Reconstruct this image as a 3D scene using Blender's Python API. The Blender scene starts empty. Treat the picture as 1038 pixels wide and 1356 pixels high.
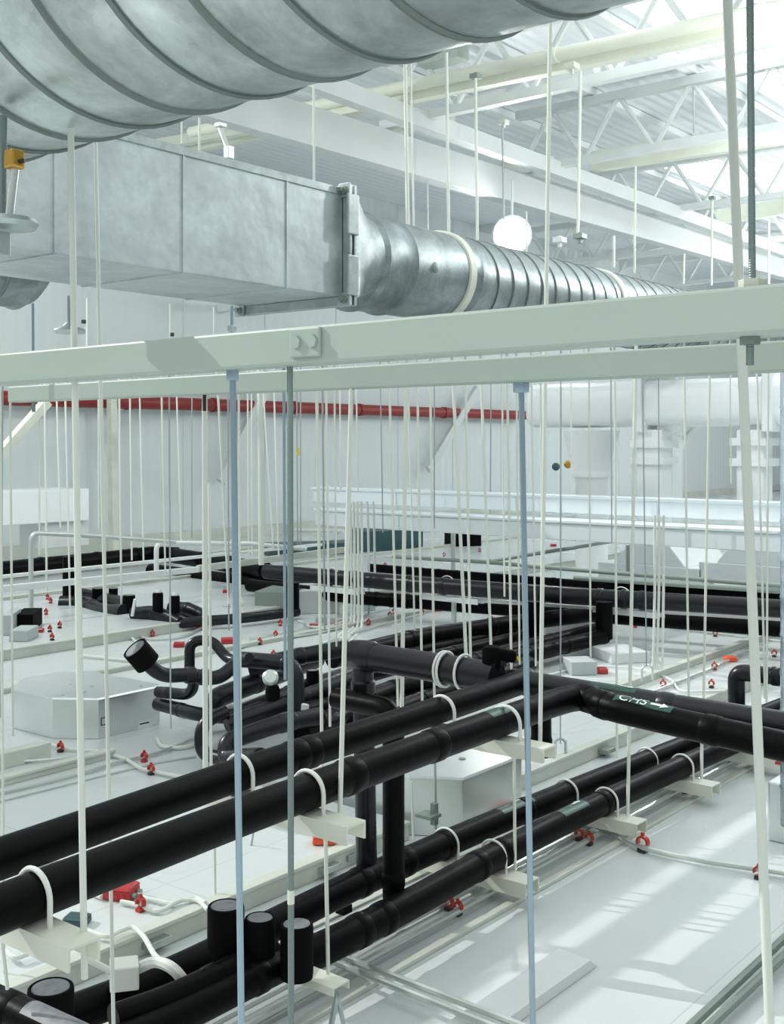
import bpy, bmesh, math, random
from mathutils import Vector, Matrix, Quaternion
random.seed(7)
# ------------------------------------------------------------------ camera model
H = 2.2; FPX = 1540.0; CX = 519.0; HY = 585.0
ANG = math.radians(38.6)
CA, SA = math.cos(ANG), math.sin(ANG)
FWD = Vector((CA, SA, 0)); RGT = Vector((SA, -CA, 0)); EYE = Vector((0, 0, H))
def ray(px, py):
    return FWD + RGT * ((px - CX) / FPX) + Vector((0, 0, 1)) * ((HY - py) / FPX)
def PD(px, py, d): return EYE + ray(px, py) * d
def PZ(px, py, z):
    r = ray(px, py); return EYE + r * ((z - H) / r.z)
def PY(px, py, Y):
    r = ray(px, py); return EYE + r * (Y / r.y)
def PX(px, py, X):
    r = ray(px, py); return EYE + r * (X / r.x)
def depth(p): return (Vector(p) - EYE).dot(FWD)

C = bpy.context.scene.collection
cam_d = bpy.data.cameras.new('camera'); cam = bpy.data.objects.new('camera', cam_d); C.objects.link(cam)
cam_d.sensor_fit = 'HORIZONTAL'; cam_d.sensor_width = 36.0; cam_d.lens = FPX / 1038 * 36.0
cam_d.shift_y = -(678 - HY) / 1038.0
cam_d.clip_start = 0.05; cam_d.clip_end = 300
cam.location = EYE
cam.rotation_euler = (math.pi / 2, 0, ANG - math.pi / 2)
bpy.context.scene.camera = cam

# ------------------------------------------------------------------ materials
def mat(name, col, rough=0.5, metal=0.0, spec=0.5, noise=0.0, nscale=6.0, coat=0.0, bump=0.0, bscale=40.0, emit=None, rvar=0.0):
    m = bpy.data.materials.new(name); m.use_nodes = True
    nt = m.node_tree; b = nt.nodes['Principled BSDF']
    b.inputs['Base Color'].default_value = (*col, 1); b.inputs['Roughness'].default_value = rough
    b.inputs['Metallic'].default_value = metal; b.inputs['Specular IOR Level'].default_value = spec
    b.inputs['Coat Weight'].default_value = coat; b.inputs['Coat Roughness'].default_value = 0.12
    if noise or bump or rvar:
        tc = nt.nodes.new('ShaderNodeTexCoord')
        n = nt.nodes.new('ShaderNodeTexNoise'); n.inputs['Scale'].default_value = nscale; n.inputs['Detail'].default_value = 5
        nt.links.new(tc.outputs['Object'], n.inputs['Vector'])
        if noise:
            r = nt.nodes.new('ShaderNodeValToRGB')
            r.color_ramp.elements[0].position = 0.3; r.color_ramp.elements[1].position = 0.72
            r.color_ramp.elements[0].color = (*[c * (1 - noise) for c in col], 1)
            r.color_ramp.elements[1].color = (*[min(1, c * (1 + noise * 0.4)) for c in col], 1)
            nt.links.new(n.outputs['Fac'], r.inputs['Fac']); nt.links.new(r.outputs['Color'], b.inputs['Base Color'])
        if rvar:
            mr = nt.nodes.new('ShaderNodeMapRange'); mr.inputs['To Min'].default_value = max(0.02, rough - rvar); mr.inputs['To Max'].default_value = rough + rvar
            nt.links.new(n.outputs['Fac'], mr.inputs['Value']); nt.links.new(mr.outputs['Result'], b.inputs['Roughness'])
        if bump:
            n2 = nt.nodes.new('ShaderNodeTexNoise'); n2.inputs['Scale'].default_value = bscale; n2.inputs['Detail'].default_value = 3
            nt.links.new(tc.outputs['Object'], n2.inputs['Vector'])
            bp = nt.nodes.new('ShaderNodeBump'); bp.inputs['Strength'].default_value = bump; bp.inputs['Distance'].default_value = 0.01
            nt.links.new(n2.outputs['Fac'], bp.inputs['Height']); nt.links.new(bp.outputs['Normal'], b.inputs['Normal'])
    if emit:
        b.inputs['Emission Color'].default_value = (*emit[0], 1); b.inputs['Emission Strength'].default_value = emit[1]
    return m
def threaded(name, col, rough, metal, pitch):
    m = mat(name, col, rough, metal); nt = m.node_tree; b = nt.nodes['Principled BSDF']
    tc = nt.nodes.new('ShaderNodeTexCoord'); w = nt.nodes.new('ShaderNodeTexWave'); w.bands_direction = 'Z'; w.inputs['Scale'].default_value = pitch
    nt.links.new(tc.outputs['Object'], w.inputs['Vector'])
    bp = nt.nodes.new('ShaderNodeBump'); bp.inputs['Strength'].default_value = 0.35; bp.inputs['Distance'].default_value = 0.0015
    nt.links.new(w.outputs['Fac'], bp.inputs['Height']); nt.links.new(bp.outputs['Normal'], b.inputs['Normal'])
    return m
def floor_mat():
    m = mat('white_panel_floor', (.63, .67, .668), 0.22, 0, 0.5); nt = m.node_tree; b = nt.nodes['Principled BSDF']
    tc = nt.nodes.new('ShaderNodeTexCoord')
    br = nt.nodes.new('ShaderNodeTexBrick'); br.offset = 0
    br.inputs['Color1'].default_value = (.63, .67, .668, 1); br.inputs['Color2'].default_value = (.615, .655, .652, 1); br.inputs['Mortar'].default_value = (.50, .54, .53, 1)
    br.inputs['Scale'].default_value = 1; br.inputs['Mortar Size'].default_value = 0.004; br.inputs['Brick Width'].default_value = 2.1; br.inputs['Row Height'].default_value = 1.18
    mp = nt.nodes.new('ShaderNodeMapping'); mp.inputs['Location'].default_value = (0.55, 0.44, 0)
    nt.links.new(tc.outputs['Object'], mp.inputs['Vector']); nt.links.new(mp.outputs['Vector'], br.inputs['Vector'])
    nt.links.new(br.outputs['Color'], b.inputs['Base Color'])
    n = nt.nodes.new('ShaderNodeTexNoise'); n.inputs['Scale'].default_value = 1.3; n.inputs['Detail'].default_value = 1
    nt.links.new(tc.outputs['Object'], n.inputs['Vector'])
    mr = nt.nodes.new('ShaderNodeMapRange'); mr.inputs['To Min'].default_value = 0.22; mr.inputs['To Max'].default_value = 0.30
    nt.links.new(n.outputs['Fac'], mr.inputs['Value']); nt.links.new(mr.outputs['Result'], b.inputs['Roughness'])
    return m
def galv_mat(name, col, rough, sc, lo=.70, hi=1.12):
    m = mat(name, col, rough, 0.9); nt = m.node_tree; b = nt.nodes['Principled BSDF']
    tc = nt.nodes.new('ShaderNodeTexCoord')
    n = nt.nodes.new('ShaderNodeTexNoise'); n.inputs['Scale'].default_value = sc; n.inputs['Detail'].default_value = 8; n.inputs['Roughness'].default_value = 0.65
    n.inputs['Distortion'].default_value = 0.6
    v = nt.nodes.new('ShaderNodeTexVoronoi'); v.inputs['Scale'].default_value = sc * 14
    for q in (n, v): nt.links.new(tc.outputs['Object'], q.inputs['Vector'])
    mx = nt.nodes.new('ShaderNodeMix'); mx.data_type = 'FLOAT'; mx.inputs[0].default_value = 0.07
    nt.links.new(n.outputs['Fac'], mx.inputs[2]); nt.links.new(v.outputs['Color'], mx.inputs[3])
    r = nt.nodes.new('ShaderNodeValToRGB'); e = r.color_ramp.elements
    e[0].position = 0.30; e[0].color = (*[c * lo for c in col], 1); e[1].position = 0.66; e[1].color = (*[min(1, c * hi) for c in col], 1)
    nt.links.new(mx.outputs[0], r.inputs['Fac']); nt.links.new(r.outputs['Color'], b.inputs['Base Color'])
    mr = nt.nodes.new('ShaderNodeMapRange'); mr.inputs['To Min'].default_value = rough + .16; mr.inputs['To Max'].default_value = rough - .08
    nt.links.new(n.outputs['Fac'], mr.inputs['Value']); nt.links.new(mr.outputs['Result'], b.inputs['Roughness'])
    n3 = nt.nodes.new('ShaderNodeTexNoise'); n3.inputs['Scale'].default_value = 5; nt.links.new(tc.outputs['Object'], n3.inputs['Vector'])
    bp = nt.nodes.new('ShaderNodeBump'); bp.inputs['Strength'].default_value = 0.12; bp.inputs['Distance'].default_value = 0.05
    nt.links.new(n3.outputs['Fac'], bp.inputs['Height']); nt.links.new(bp.outputs['Normal'], b.inputs['Normal'])
    return m
def ribbed(name, col, rough, axis, sc, strength=0.4, metal=0):
    m = mat(name, col, rough, metal); nt = m.node_tree; b = nt.nodes['Principled BSDF']
    tc = nt.nodes.new('ShaderNodeTexCoord'); w = nt.nodes.new('ShaderNodeTexWave'); w.bands_direction = axis; w.inputs['Scale'].default_value = sc
    nt.links.new(tc.outputs['Object'], w.inputs['Vector'])
    bp = nt.nodes.new('ShaderNodeBump'); bp.inputs['Strength'].default_value = strength; bp.inputs['Distance'].default_value = 0.02
    nt.links.new(w.outputs['Fac'], bp.inputs['Height']); nt.links.new(bp.outputs['Normal'], b.inputs['Normal'])
    return m
M = dict(
    floor=floor_mat(),
    panel=mat('white_panel', (.72, .755, .75), 0.35, noise=.04, nscale=1.5),
    cream=mat('cream_paint', (.74, .76, .66), 0.45, noise=.12, nscale=3),
    trim=mat('grey_cream_trim', (.60, .63, .56), 0.4, noise=.15, nscale=2),
    beam=mat('pale_green_white_paint', (.44, .515, .455), 0.42, noise=.05, nscale=4, bump=.05),
    steelw=mat('white_steel_paint', (.80, .83, .82), 0.5, noise=.05, nscale=3),
    steelc=mat('cream_steel_paint', (.82, .84, .72), 0.5, noise=.06, nscale=3),
    steelg=mat('grey_white_steel_paint', (.66, .69, .68), 0.5, noise=.06, nscale=1.2),
    rod=mat('white_rod_paint', (.74, .77, .70), 0.4),
    rodg=mat('thin_zinc_rod', (.45, .49, .50), 0.35, 0.6),
    blue=mat('blue_zinc_rod', (.36, .47, .56), 0.3, 0.75),
    dark=threaded('dark_threaded_rod', (.22, .28, .27), 0.38, 0.7, 90),
    bolt=mat('grey_green_bolt', (.27, .33, .30), 0.4, 0.7),
    black_bolt=mat('black_bolt', (.03, .035, .033), 0.4, 0.3),
    galv=galv_mat('galvanised_sheet', (.60, .66, .67), 0.42, 1.3),
    galvd=galv_mat('galvanised_spiral', (.56, .62, .625), 0.31, 3.2, .5, 1.2),
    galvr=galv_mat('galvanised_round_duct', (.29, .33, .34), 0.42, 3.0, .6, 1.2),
    seam=mat('dull_seam', (.20, .23, .22), 0.45, 0.7),
    galvf=galv_mat('galvanised_flange', (.50, .56, .55), 0.35, 4.0),
    unit=mat('zinc_coated_casing', (.80, .84, .83), 0.30, 0.8, noise=.10, nscale=2),
    foil=mat('foil_wrap', (.92, .94, .95), 0.35, 0.0, bump=.5, bscale=9),
    foilb=mat('blue_grey_foil_wrap', (.62, .70, .78), 0.25, 0.7, bump=.8, bscale=14),
    black=mat('black_foam', (.0018, .002, .0022), 0.40, 0, 0.08, bump=.12, bscale=30, rvar=.08),
    blacks=mat('black_sheen_foam', (.007, .009, .011), 0.30, 0, 0.35, bump=.15, bscale=18, rvar=.08),
    blackm=mat('black_matte', (.0025, .0028, .0028), 0.7, 0, 0.08),
    captop_sheen=mat('grey_glue_cap_and_sheen', (.20, .21, .23), 0.5, noise=.3, nscale=30),
    strap=mat('white_strap', (.76, .79, .74), 0.4),
    red=mat('red_plastic', (.46, .025, .03), 0.35),
    redc=mat('red_orange_plastic', (.45, .035, .018), 0.35),
    orange=mat('orange_plastic', (.80, .10, .03), 0.35),
    brass=mat('brass', (.62, .36, .08), 0.3, 0.9),
    conduit=mat('zinc_conduit', (.62, .66, .63), 0.3, 0.55),
    flex=mat('white_flexible_conduit', (.72, .75, .70), 0.45),
    greybox=mat('grey_plastic_box', (.46, .50, .50), 0.45),
    ivory=mat('ivory_plastic_box', (.72, .74, .68), 0.4),
    teal=mat('teal_painted_metal', (.035, .09, .10), 0.45, noise=.3, nscale=5),
    greyg=mat('olive_grey_metal', (.25, .30, .27), 0.45, 0.3),
    wall=ribbed('grey_wall_panel', (.68, .725, .735), 0.55, 'X', 1.2, .25),
    redp=mat('red_painted_pipe', (.26, .022, .02), 0.45),
    deck=ribbed('corrugated_white_deck', (.78, .81, .84), 0.42, 'Y', 1.4, .7, .25),
    tray=mat('blue_white_tray', (.76, .82, .85), 0.4),
    sticker=mat('green_sticker', (.006, .065, .045), 0.35),
    ink=mat('white_print', (.78, .82, .80), 0.5),
    blackink=mat('black_print', (.02, .02, .02), 0.6),
    paper=mat('pale_label_paper', (.72, .76, .74), 0.6),
    yellow=mat('yellow_tag', (.75, .62, .05), 0.5),
    lamp=mat('lamp_lens', (1, 1, 1), 0.3, emit=((1, .99, .96), 60)),
    strip=mat('fill_skylight_sheet', (.9, .93, .95), 0.4, emit=((.93, 1, 1), 1.15)),  # glowing sheet of the roof strips added as fill
)
# ------------------------------------------------------------------ mesh builder
class MB:
    def __init__(s): s.v = []; s.f = []
    def add(s, vs, fs):
        o = len(s.v); s.v += [Vector(v) for v in vs]; s.f += [[o + i for i in f] for f in fs]; return s
    def hexa(s, p):  # 8 points: bottom 4 ccw, top 4 ccw
        return s.add(p, [(3, 2, 1, 0), (4, 5, 6, 7), (0, 1, 5, 4), (1, 2, 6, 5), (2, 3, 7, 6), (3, 0, 4, 7)])
    def box(s, a, b):
        x0, y0, z0 = [min(a[i], b[i]) for i in range(3)]; x1, y1, z1 = [max(a[i], b[i]) for i in range(3)]
        return s.hexa([(x0, y0, z0), (x1, y0, z0), (x1, y1, z0), (x0, y1, z0), (x0, y0, z1), (x1, y0, z1), (x1, y1, z1), (x0, y1, z1)])
    def prism(s, poly, z0, z1, inset=0.0):
        n = len(poly); cx = sum(p[0] for p in poly) / n; cy = sum(p[1] for p in poly) / n
        top = [(p[0] + (cx - p[0]) * inset, p[1] + (cy - p[1]) * inset, z1) for p in poly]
        vs = [(p[0], p[1], z0) for p in poly] + top
        return s.add(vs, [tuple(reversed(range(n))), tuple(range(n, 2 * n))] + [(i, (i + 1) % n, n + (i + 1) % n, n + i) for i in range(n)])
    def tube(s, pts, r, n=16, cap=True, radii=None):
        pts = [Vector(p) for p in pts]; q = [pts[0]]; rr = [radii[0] if radii else r]
        for i, p in enumerate(pts[1:], 1):
            if (p - q[-1]).length > 1e-6: q.append(p); rr.append(radii[i] if radii else r)
            elif radii: q.append(p + (q[-1] - q[-2]).normalized() * 1e-5 if len(q) > 1 else p + Vector((1e-5, 0, 0))); rr.append(radii[i])
        pts = q; m = len(pts)
        if m < 2: return s
        tg = []
        for i in range(m):
            a = pts[max(i - 1, 0)]; b = pts[min(i + 1, m - 1)]
            if radii:
                d = (pts[-1] - pts[0]) if (b - a).length < 1e-4 else (b - a)
            else: d = b - a
            if 0 < i < m - 1 and not radii: d = (pts[i] - a).normalized() + (b - pts[i]).normalized()
            tg.append(d.normalized() if d.length > 1e-9 else tg[-1])
        t0 = tg[0]; u = t0.orthogonal().normalized(); fr = []
        for i in range(m):
            if i:
                ax = tg[i - 1].cross(tg[i])
                if ax.length > 1e-8: u = Quaternion(ax.normalized(), tg[i - 1].angle(tg[i])) @ u
            u = (u - tg[i] * u.dot(tg[i])).normalized(); fr.append((u.copy(), tg[i].cross(u)))
        vs = []; fs = []
        for i in range(m):
            a, b = fr[i]
            for k in range(n):
                t = 2 * math.pi * k / n; vs.append(pts[i] + (a * math.cos(t) + b * math.sin(t)) * rr[i])
        for i in range(m - 1):
            for k in range(n):
                k2 = (k + 1) % n; fs.append((i * n + k, i * n + k2, (i + 1) * n + k2, (i + 1) * n + k))
        if cap: fs += [tuple(reversed(range(n))), tuple(range((m - 1) * n, m * n))]
        return s.add(vs, fs)
    def cyl(s, a, b, r, n=16): return s.tube([a, b], r, n)
    def lathe(s, o, ax, prof, n=28):
        o = Vector(o); ax = Vector(ax).normalized(); u = ax.orthogonal().normalized(); w = ax.cross(u); vs = []; fs = []
        for (h, r) in prof:
            for k in range(n):
                t = 2 * math.pi * k / n; vs.append(o + ax * h + (u * math.cos(t) + w * math.sin(t)) * r)
        for i in range(len(prof) - 1):
            for k in range(n): k2 = (k + 1) % n; fs.append((i * n + k, i * n + k2, (i + 1) * n + k2, (i + 1) * n + k))
        fs += [tuple(reversed(range(n))), tuple(range((len(prof) - 1) * n, len(prof) * n))]
        return s.add(vs, fs)
    def bar(s, a, b, w, h, up=(0, 0, 1)):  # rectangular bar from a to b, width w sideways, height h along up
        a = Vector(a); b = Vector(b); d = (b - a).normalized(); up = Vector(up)
        if abs(d.dot(up)) > .99: up = Vector((1, 0, 0))
        sd = d.cross(up).normalized(); u = sd.cross(d).normalized(); p = []
        for e in (a, b):
            p += [e - sd * w / 2 - u * h / 2, e + sd * w / 2 - u * h / 2, e + sd * w / 2 + u * h / 2, e - sd * w / 2 + u * h / 2]
        return s.hexa(p)
    def build(s, name, m, parent=None, smooth=True, bevel=0.0):
        off = parent_world(parent) if parent else Vector((0, 0, 0))
        me = bpy.data.meshes.new(name); me.from_pydata([v - off for v in s.v], [], s.f)
        bm = bmesh.new(); bm.from_mesh(me); bmesh.ops.recalc_face_normals(bm, faces=bm.faces); bm.to_mesh(me); bm.free()
        if smooth:
            me.polygons.foreach_set('use_smooth', [True] * len(me.polygons)); me.set_sharp_from_angle(angle=math.radians(38))
        me.materials.append(M[m] if isinstance(m, str) else m); me.update()
        o = bpy.data.objects.new(name, me); C.objects.link(o)
        if parent: o.parent = parent
        if bevel:
            bv = o.modifiers.new('bevel', 'BEVEL'); bv.width = bevel; bv.segments = 2; bv.limit_method = 'ANGLE'
        return o
def parent_world(o):
    v = Vector((0, 0, 0))
    while o: v += o.location; o = o.parent
    return v
def tag(o, label=None, cat=None, group=None, kind=None):
    if label: o['label'] = label
    if cat: o['category'] = cat
    if group: o['group'] = group
    if kind: o['kind'] = kind
    return o
def thing(name, label, cat, loc=(0, 0, 0), group=None):
    o = bpy.data.objects.new(name, None); o.empty_display_size = .1; C.objects.link(o); o.location = loc
    return tag(o, label, cat, group)
def struct(o): o['kind'] = 'structure'; return o
def fillet(pts, r, n=7):
    pts = [Vector(p) for p in pts]; out = [pts[0]]
    for i in range(1, len(pts) - 1):
        a, b, c = pts[i - 1], pts[i], pts[i + 1]; d1 = (a - b); d2 = (c - b)
        k = min(r, d1.length * .49, d2.length * .49); p0 = b + d1.normalized() * k; p1 = b + d2.normalized() * k
        for j in range(n + 1):
            t = j / n; out.append(p0 * (1 - t) ** 2 + b * 2 * t * (1 - t) + p1 * t * t)
    out.append(pts[-1]); return out
def spline(pts, n=8):
    pts = [Vector(p) for p in pts]; P = [pts[0] * 2 - pts[1]] + pts + [pts[-1] * 2 - pts[-2]]; out = []
    for i in range(1, len(P) - 2):
        for j in range(n):
            t = j / n; a, b, c, d = P[i - 1], P[i], P[i + 1], P[i + 2]
            out.append(.5 * ((2 * b) + (c - a) * t + (2 * a - 5 * b + 4 * c - d) * t * t + (3 * b - a - 3 * c + d) * t ** 3))
    out.append(pts[-1]); return out
def dup(root, loc, label=None, group=None):
    r = root.copy(); C.objects.link(r); r.location = loc
    if label: r['label'] = label
    if group: r['group'] = group
    for ch in list(root.children):
        c = ch.copy(); C.objects.link(c); c.parent = r
        for g in list(ch.children):
            d = g.copy(); C.objects.link(d); d.parent = c
    return r
ORD = ['first', 'second', 'third', 'fourth', 'fifth', 'sixth', 'seventh', 'eighth', 'ninth', 'tenth', 'eleventh', 'twelfth', 'thirteenth', 'fourteenth', 'fifteenth', 'sixteenth', 'seventeenth', 'eighteenth', 'nineteenth', 'twentieth']

def floorz(px, py):
    p = PZ(px, py, .2)
    if p.y > 9.95: return .2005
    p = PZ(px, py, .1)
    return .1005 if p.y > 4.0 else .002
# ================================================================== setting
fl = MB(); fl.box((-12, -25, -.2), (60, 22, 0)); struct(fl.build('floor', 'floor', smooth=False))
def slab(x0, x1, y0, y1, z0, z1):
    m = MB(); m.box((x0, y0, z0), (x1, y1, z1)); return struct(m.build('floor', 'floor', smooth=False))
slab(-6, 5.08, 3.97, 9.9, 0.001, .10); slab(6.1, 46, 3.97, 9.9, 0.001, .10); slab(5.08, 6.1, 4.75, 9.9, 0.001, .10)
slab(-6, 46, 9.901, 17.7, 0.001, .20)
tn = [0]
def trim(mb, m='trim'):
    tn[0] += 1; return struct(mb.build('trim_%d' % tn[0], m, smooth=False, bevel=.003))
def rim(x0, x1, y, z0, z1, w=.03):
    m = MB(); m.box((x0, y - w, z0), (x1, y, z1)); m.box((x0, y - w - .012, z1 - .012), (x1, y + .03, z1 + .006)); trim(m)
rim(-6, 5.08, 3.965, .001, .10); rim(6.1, 46, 3.965, .001, .10)
rim(8.6, 46, 4.62, .101, .16); rim(-6, 4.9, 6.30, .101, .15); rim(5.9, 14, 6.75, .101, .13)
rim(-6, 46, 9.89, .101, .20); rim(-6, 46, 8.6, .101, .14); rim(3, 46, 13.0, .201, .24); rim(3, 46, 15.5, .201, .24)
g = MB(); g.box((-6, 3.55, .001), (46, 3.62, .012)); trim(g)
g = MB(); g.box((-6, 2.98, .001), (46, 3.02, .02)); trim(g)
# raised cover strip on the white floor, lower middle
a = PZ(697, 1347, 0); b = PZ(791, 1280, 0)
g = MB(); g.prism([(a.x - 1.2, a.y), (b.x, b.y), (b.x + .02, b.y + .17), (a.x - 1.2, a.y + .17)], .001, .045, .06); trim(g, 'panel')
# upstand block at the left edge in front of the unit
p = PZ(68, 1003, .1)
g = MB(); g.box((p.x - 2.0, p.y, .101), (p.x, p.y + .10, .20)); trim(g)
w = MB(); w.box((-6, 17.7, 0), (60, 17.9, 8.3)); struct(w.build('wall_back', 'wall', smooth=False))
# wall panel joints as slim vertical cover strips + plinth
g = MB()
for k in range(22): g.box((4 + 2.3 * k, 17.685, .2), (4.03 + 2.3 * k, 17.7, 8.0))
trim(g, 'wall')
g = MB(); g.box((-6, 17.55, .2), (60, 17.69, .42)); trim(g)
c = MB(); c.box((9, -22, 8.02), (60, 17.9, 8.12)); struct(c.build('ceiling', 'deck', smooth=False))
wn = [0]
def roof_fill_strip(x0, x1, y0, y1):
    wn[0] += 1; m = MB(); m.box((x0, y0, 7.99), (x1, y1, 8.015)); f = struct(m.build('fill_skylight_%d' % wn[0], 'strip', smooth=False))
for y in (-4.1, -.5, 3.1, 6.7): roof_fill_strip(9.6, 50, y - .55, y + .55)  # glowing strips in alternate bays, added to brighten the deck and hall
roof_fill_strip(22, 50, 9.75, 10.85)
# ------------------------------------------------------------------ roof trusses, purlins
def truss(X, y0, y1, label, ztop=7.8, zbot=6.85, step=1.25):
    t = thing('roof_truss', label, 'roof truss', (X, y0, zbot), 'white lattice roof trusses')
    m = MB(); m.bar((X, y0, ztop), (X, y1, ztop), .16, .14); m.build('top_chord', 'steelg', t, False)
    m = MB(); m.bar((X, y0, zbot), (X, y1, zbot), .14, .12); m.build('bottom_chord', 'steelw', t, False)
    n = int((y1 - y0) / step); 
    for k in range(n):
        ya = y0 + k * step
        m = MB(); m.cyl((X, ya, zbot), (X, ya + step / 2, ztop), .042, 8); m.build('web_bar', 'steelw', t)
        m = MB(); m.cyl((X, ya + step / 2, ztop), (X, ya + step, zbot), .042, 8); m.build('web_bar', 'steelw', t)
truss(13.3, -8, 10.8, 'white lattice roof truss, nearest of the row, just above the white pipe')
truss(17.0, -8, 10.8, 'white lattice roof truss, second from the camera, its webs ending behind the cream beam')
truss(21.7, -8, 12, 'white lattice roof truss, third from the camera, behind the cream beam at right')
truss(26.4, -8, 17, 'white lattice roof truss, fourth from the camera, low in the bright roof')
truss(32.0, -8, 17, 'white lattice roof truss, farthest of the row, above the round duct')
for i, y in enumerate([-5, -3.2, -1.4, .4, 2.2, 4.0, 5.8, 7.6, 9.4, 11.2, 13, 14.8]):
    m = MB(); m.bar((9.5, y, 7.95), (58, y, 7.95), .16, .12)
    tag(m.build('roof_purlin', 'steelw', smooth=False), 'white purlin under the roof deck, %s from the right of the parallel row' % ORD[i], 'purlin', 'purlins under the deck')
def beam(name, a, b, w, h, m, label, cat='beam', group=None, bevel=.006):
    q = MB(); q.bar(a, b, w, h); return tag(q.build(name, m, smooth=False, bevel=bevel), label, cat, group)
def ibeam(name, a, b, w, h, m, label, t=.03):
    a = Vector(a); b = Vector(b); q = MB(); z = Vector((0, 0, 1))
    q.bar(a, b, t, h); q.bar(a + z * (h / 2 - t / 2), b + z * (h / 2 - t / 2), w, t); q.bar(a - z * (h / 2 - t / 2), b - z * (h / 2 - t / 2), w, t)
    return tag(q.build(name, m, smooth=False), label, 'beam')
# big beams running away to the right
def rbeam(pa, pb, Y, m, w, label):
    (x0, t0, b0), (x1, t1, b1) = pa, pb
    A = (PY(x0, t0, Y) + PY(x0, b0, Y)) / 2; B = (PY(x1, t1, Y) + PY(x1, b1, Y)) / 2
    h = (PY(x0, t0, Y).z - PY(x0, b0, Y).z + PY(x1, t1, Y).z - PY(x1, b1, Y).z) / 2
    zz = (A.z + B.z) / 2; d = (B - A)
    A2 = A - d * .55; B2 = B + d * .45
    return beam('roof_beam', A2, B2, w, h, m, label)
rbeam((500, 174, 219), (973, 320, 353), 10.6, 'steelg', .25, 'deep grey white roof beam running right above the round duct')
rbeam((500, 127, 151), (930, 287, 303), 10.0, 'steelg', .2, 'slim grey white roof beam running right just above the deep one')
# cream cross beams
def lbeam(p0, p1, X, hpx, m, label, name='roof_beam', w=.16, ext=.0, cat='beam'):
    A = PX(p0[0], p0[1], X); B = PX(p1[0], p1[1], X); d = B - A
    h = hpx / FPX * depth((A + B) / 2)
    return beam(name, A - d * ext, B + d * (ext + .1), w, h, m, label, cat)
lbeam((790, 214), (1038, 177), 18.2, 27, 'steelc', 'cream cross beam at upper right, resting on the slim roof beam', ext=.02)
lbeam((505, 232 - 55), (590, 160), 16.0, 9, 'steelc', 'short cream cross beam between the two grey white roof beams, at left')
lbeam((660, 228), (725, 215), 20.0, 14, 'steelc', 'short cream cross beam over the deep roof beam, above the lamp')
lbeam((950, 288), (1038, 274), 24.0, 20, 'steelc', 'cream cross beam at the right edge below the long cream one')
lbeam((880, 296), (905, 291), 23.0, 18, 'steelc', 'short cream cross beam crossing the deep roof beam at right')
lbeam((560, 250), (640, 236), 26.0, 9, 'steelw', 'white cross beam behind the deep roof beam, left of the lamp')
lbeam((778, 345), (880, 322), 30.0, 11, 'steelw', 'white cross beam low behind the round duct, right of the hanger hook', ext=.1)
lbeam((815, 352), (940, 337), 34.0, 9, 'steelw', 'white cross beam lowest above the far end of the round duct', ext=.1)
lbeam((480, 265), (640, 300), 26.0, 15, 'steelg', 'grey white sagging brace behind the round duct left of the lamp')
lbeam((205, 192), (345, 168), 14.0, 13, 'steelc', 'cream cross beam above the square duct, upper of the pair')
lbeam((215, 206), (345, 180), 14.4, 7, 'steelc', 'cream cross beam above the square duct, lower of the pair')
lbeam((18, 432), (160, 414), 15.0, 8, 'steelw', 'bright white cross beam below the square duct, upper left of three')
lbeam((95, 436), (330, 404), 16.5, 9, 'steelw', 'bright white cross beam below the square duct, middle of three')
lbeam((140, 446), (330, 422), 18.0, 7, 'steelw', 'bright white cross beam below the square duct, lowest of three')
# white pipe with a cream beam under it at the top
m = MB(); A = PX(480, 127, 12.6); B = PX(1038, 9, 12.6); d = B - A
t = thing('roof_pipe', 'white painted pipe along the cream beam across the top right', 'pipe', A)
m.tube([A - d * .6, B + d * .2], .085, 18); m.build('pipe', 'steelc', t)
for k in (.52, .95):
    q = A + d * k; m = MB(); m.tube([q - d.normalized() * .05, q + d.normalized() * .05], .1, 18); m.build('coupling', 'steelc', t)
lbeam((480, 142), (1038, 28), 12.75, 15, 'steelc', 'cream beam directly under the white roof pipe', ext=.3)
m = MB(); A = PX(600, 143, 15.5); B = PX(790, 92, 15.5)
tag(m.tube([A, B], .12, 16).build('roof_pipe', 'steelw'), 'short bright white pipe behind the roof pipe, under the trusses', 'pipe')
beam('roof_beam', PD(918, 62, 19), PD(1038, 130, 22), .15, .2, 'steelg', 'grey brace running down right from the roof pipe at upper right')
q = MB(); A = PX(586, 74, 13.2); q.box(A + Vector((-.15, -.35, -.11)), A + Vector((.15, .35, .11)))
tag(q.build('roof_bracket', 'beam', bevel=.01), 'pale green box bracket above the roof pipe near the big duct', 'bracket')
# clips and clamps seen on the roof pipe
def clampbox(px, py, d, s, m, label):
    p = PD(px, py, d); q = MB(); q.box(p - Vector((s, s, s * .5)), p + Vector((s, s, s * .5))); q.box(p - Vector((s * .3, s * .3, s * 1.4)), p + Vector((s * .3, s * .3, s * .8)))
    return tag(q.build('rod_clamp', m, bevel=.004), label, 'clamp')
clampbox(630, 101, 13.6, .055, 'bolt', 'dark rod clamp hanging under the roof pipe by the big duct')
clampbox(757, 88, 14, .07, 'cream', 'cream angle clamp on the roof pipe at upper right')
clampbox(667, 162, 17, .06, 'cream', 'small cream rod clamp above the bright lamp')
clampbox(741, 318, 15.5, .07, 'steelw', 'white junction clamp hanging just above the round duct')
clampbox(768, 313, 13.6, .06, 'greyg', 'grey hook bracket holding the round duct')
clampbox(943, 262, 20, .05, 'bolt', 'small dark rod clamp at the slim roof beam, upper right')
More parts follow.
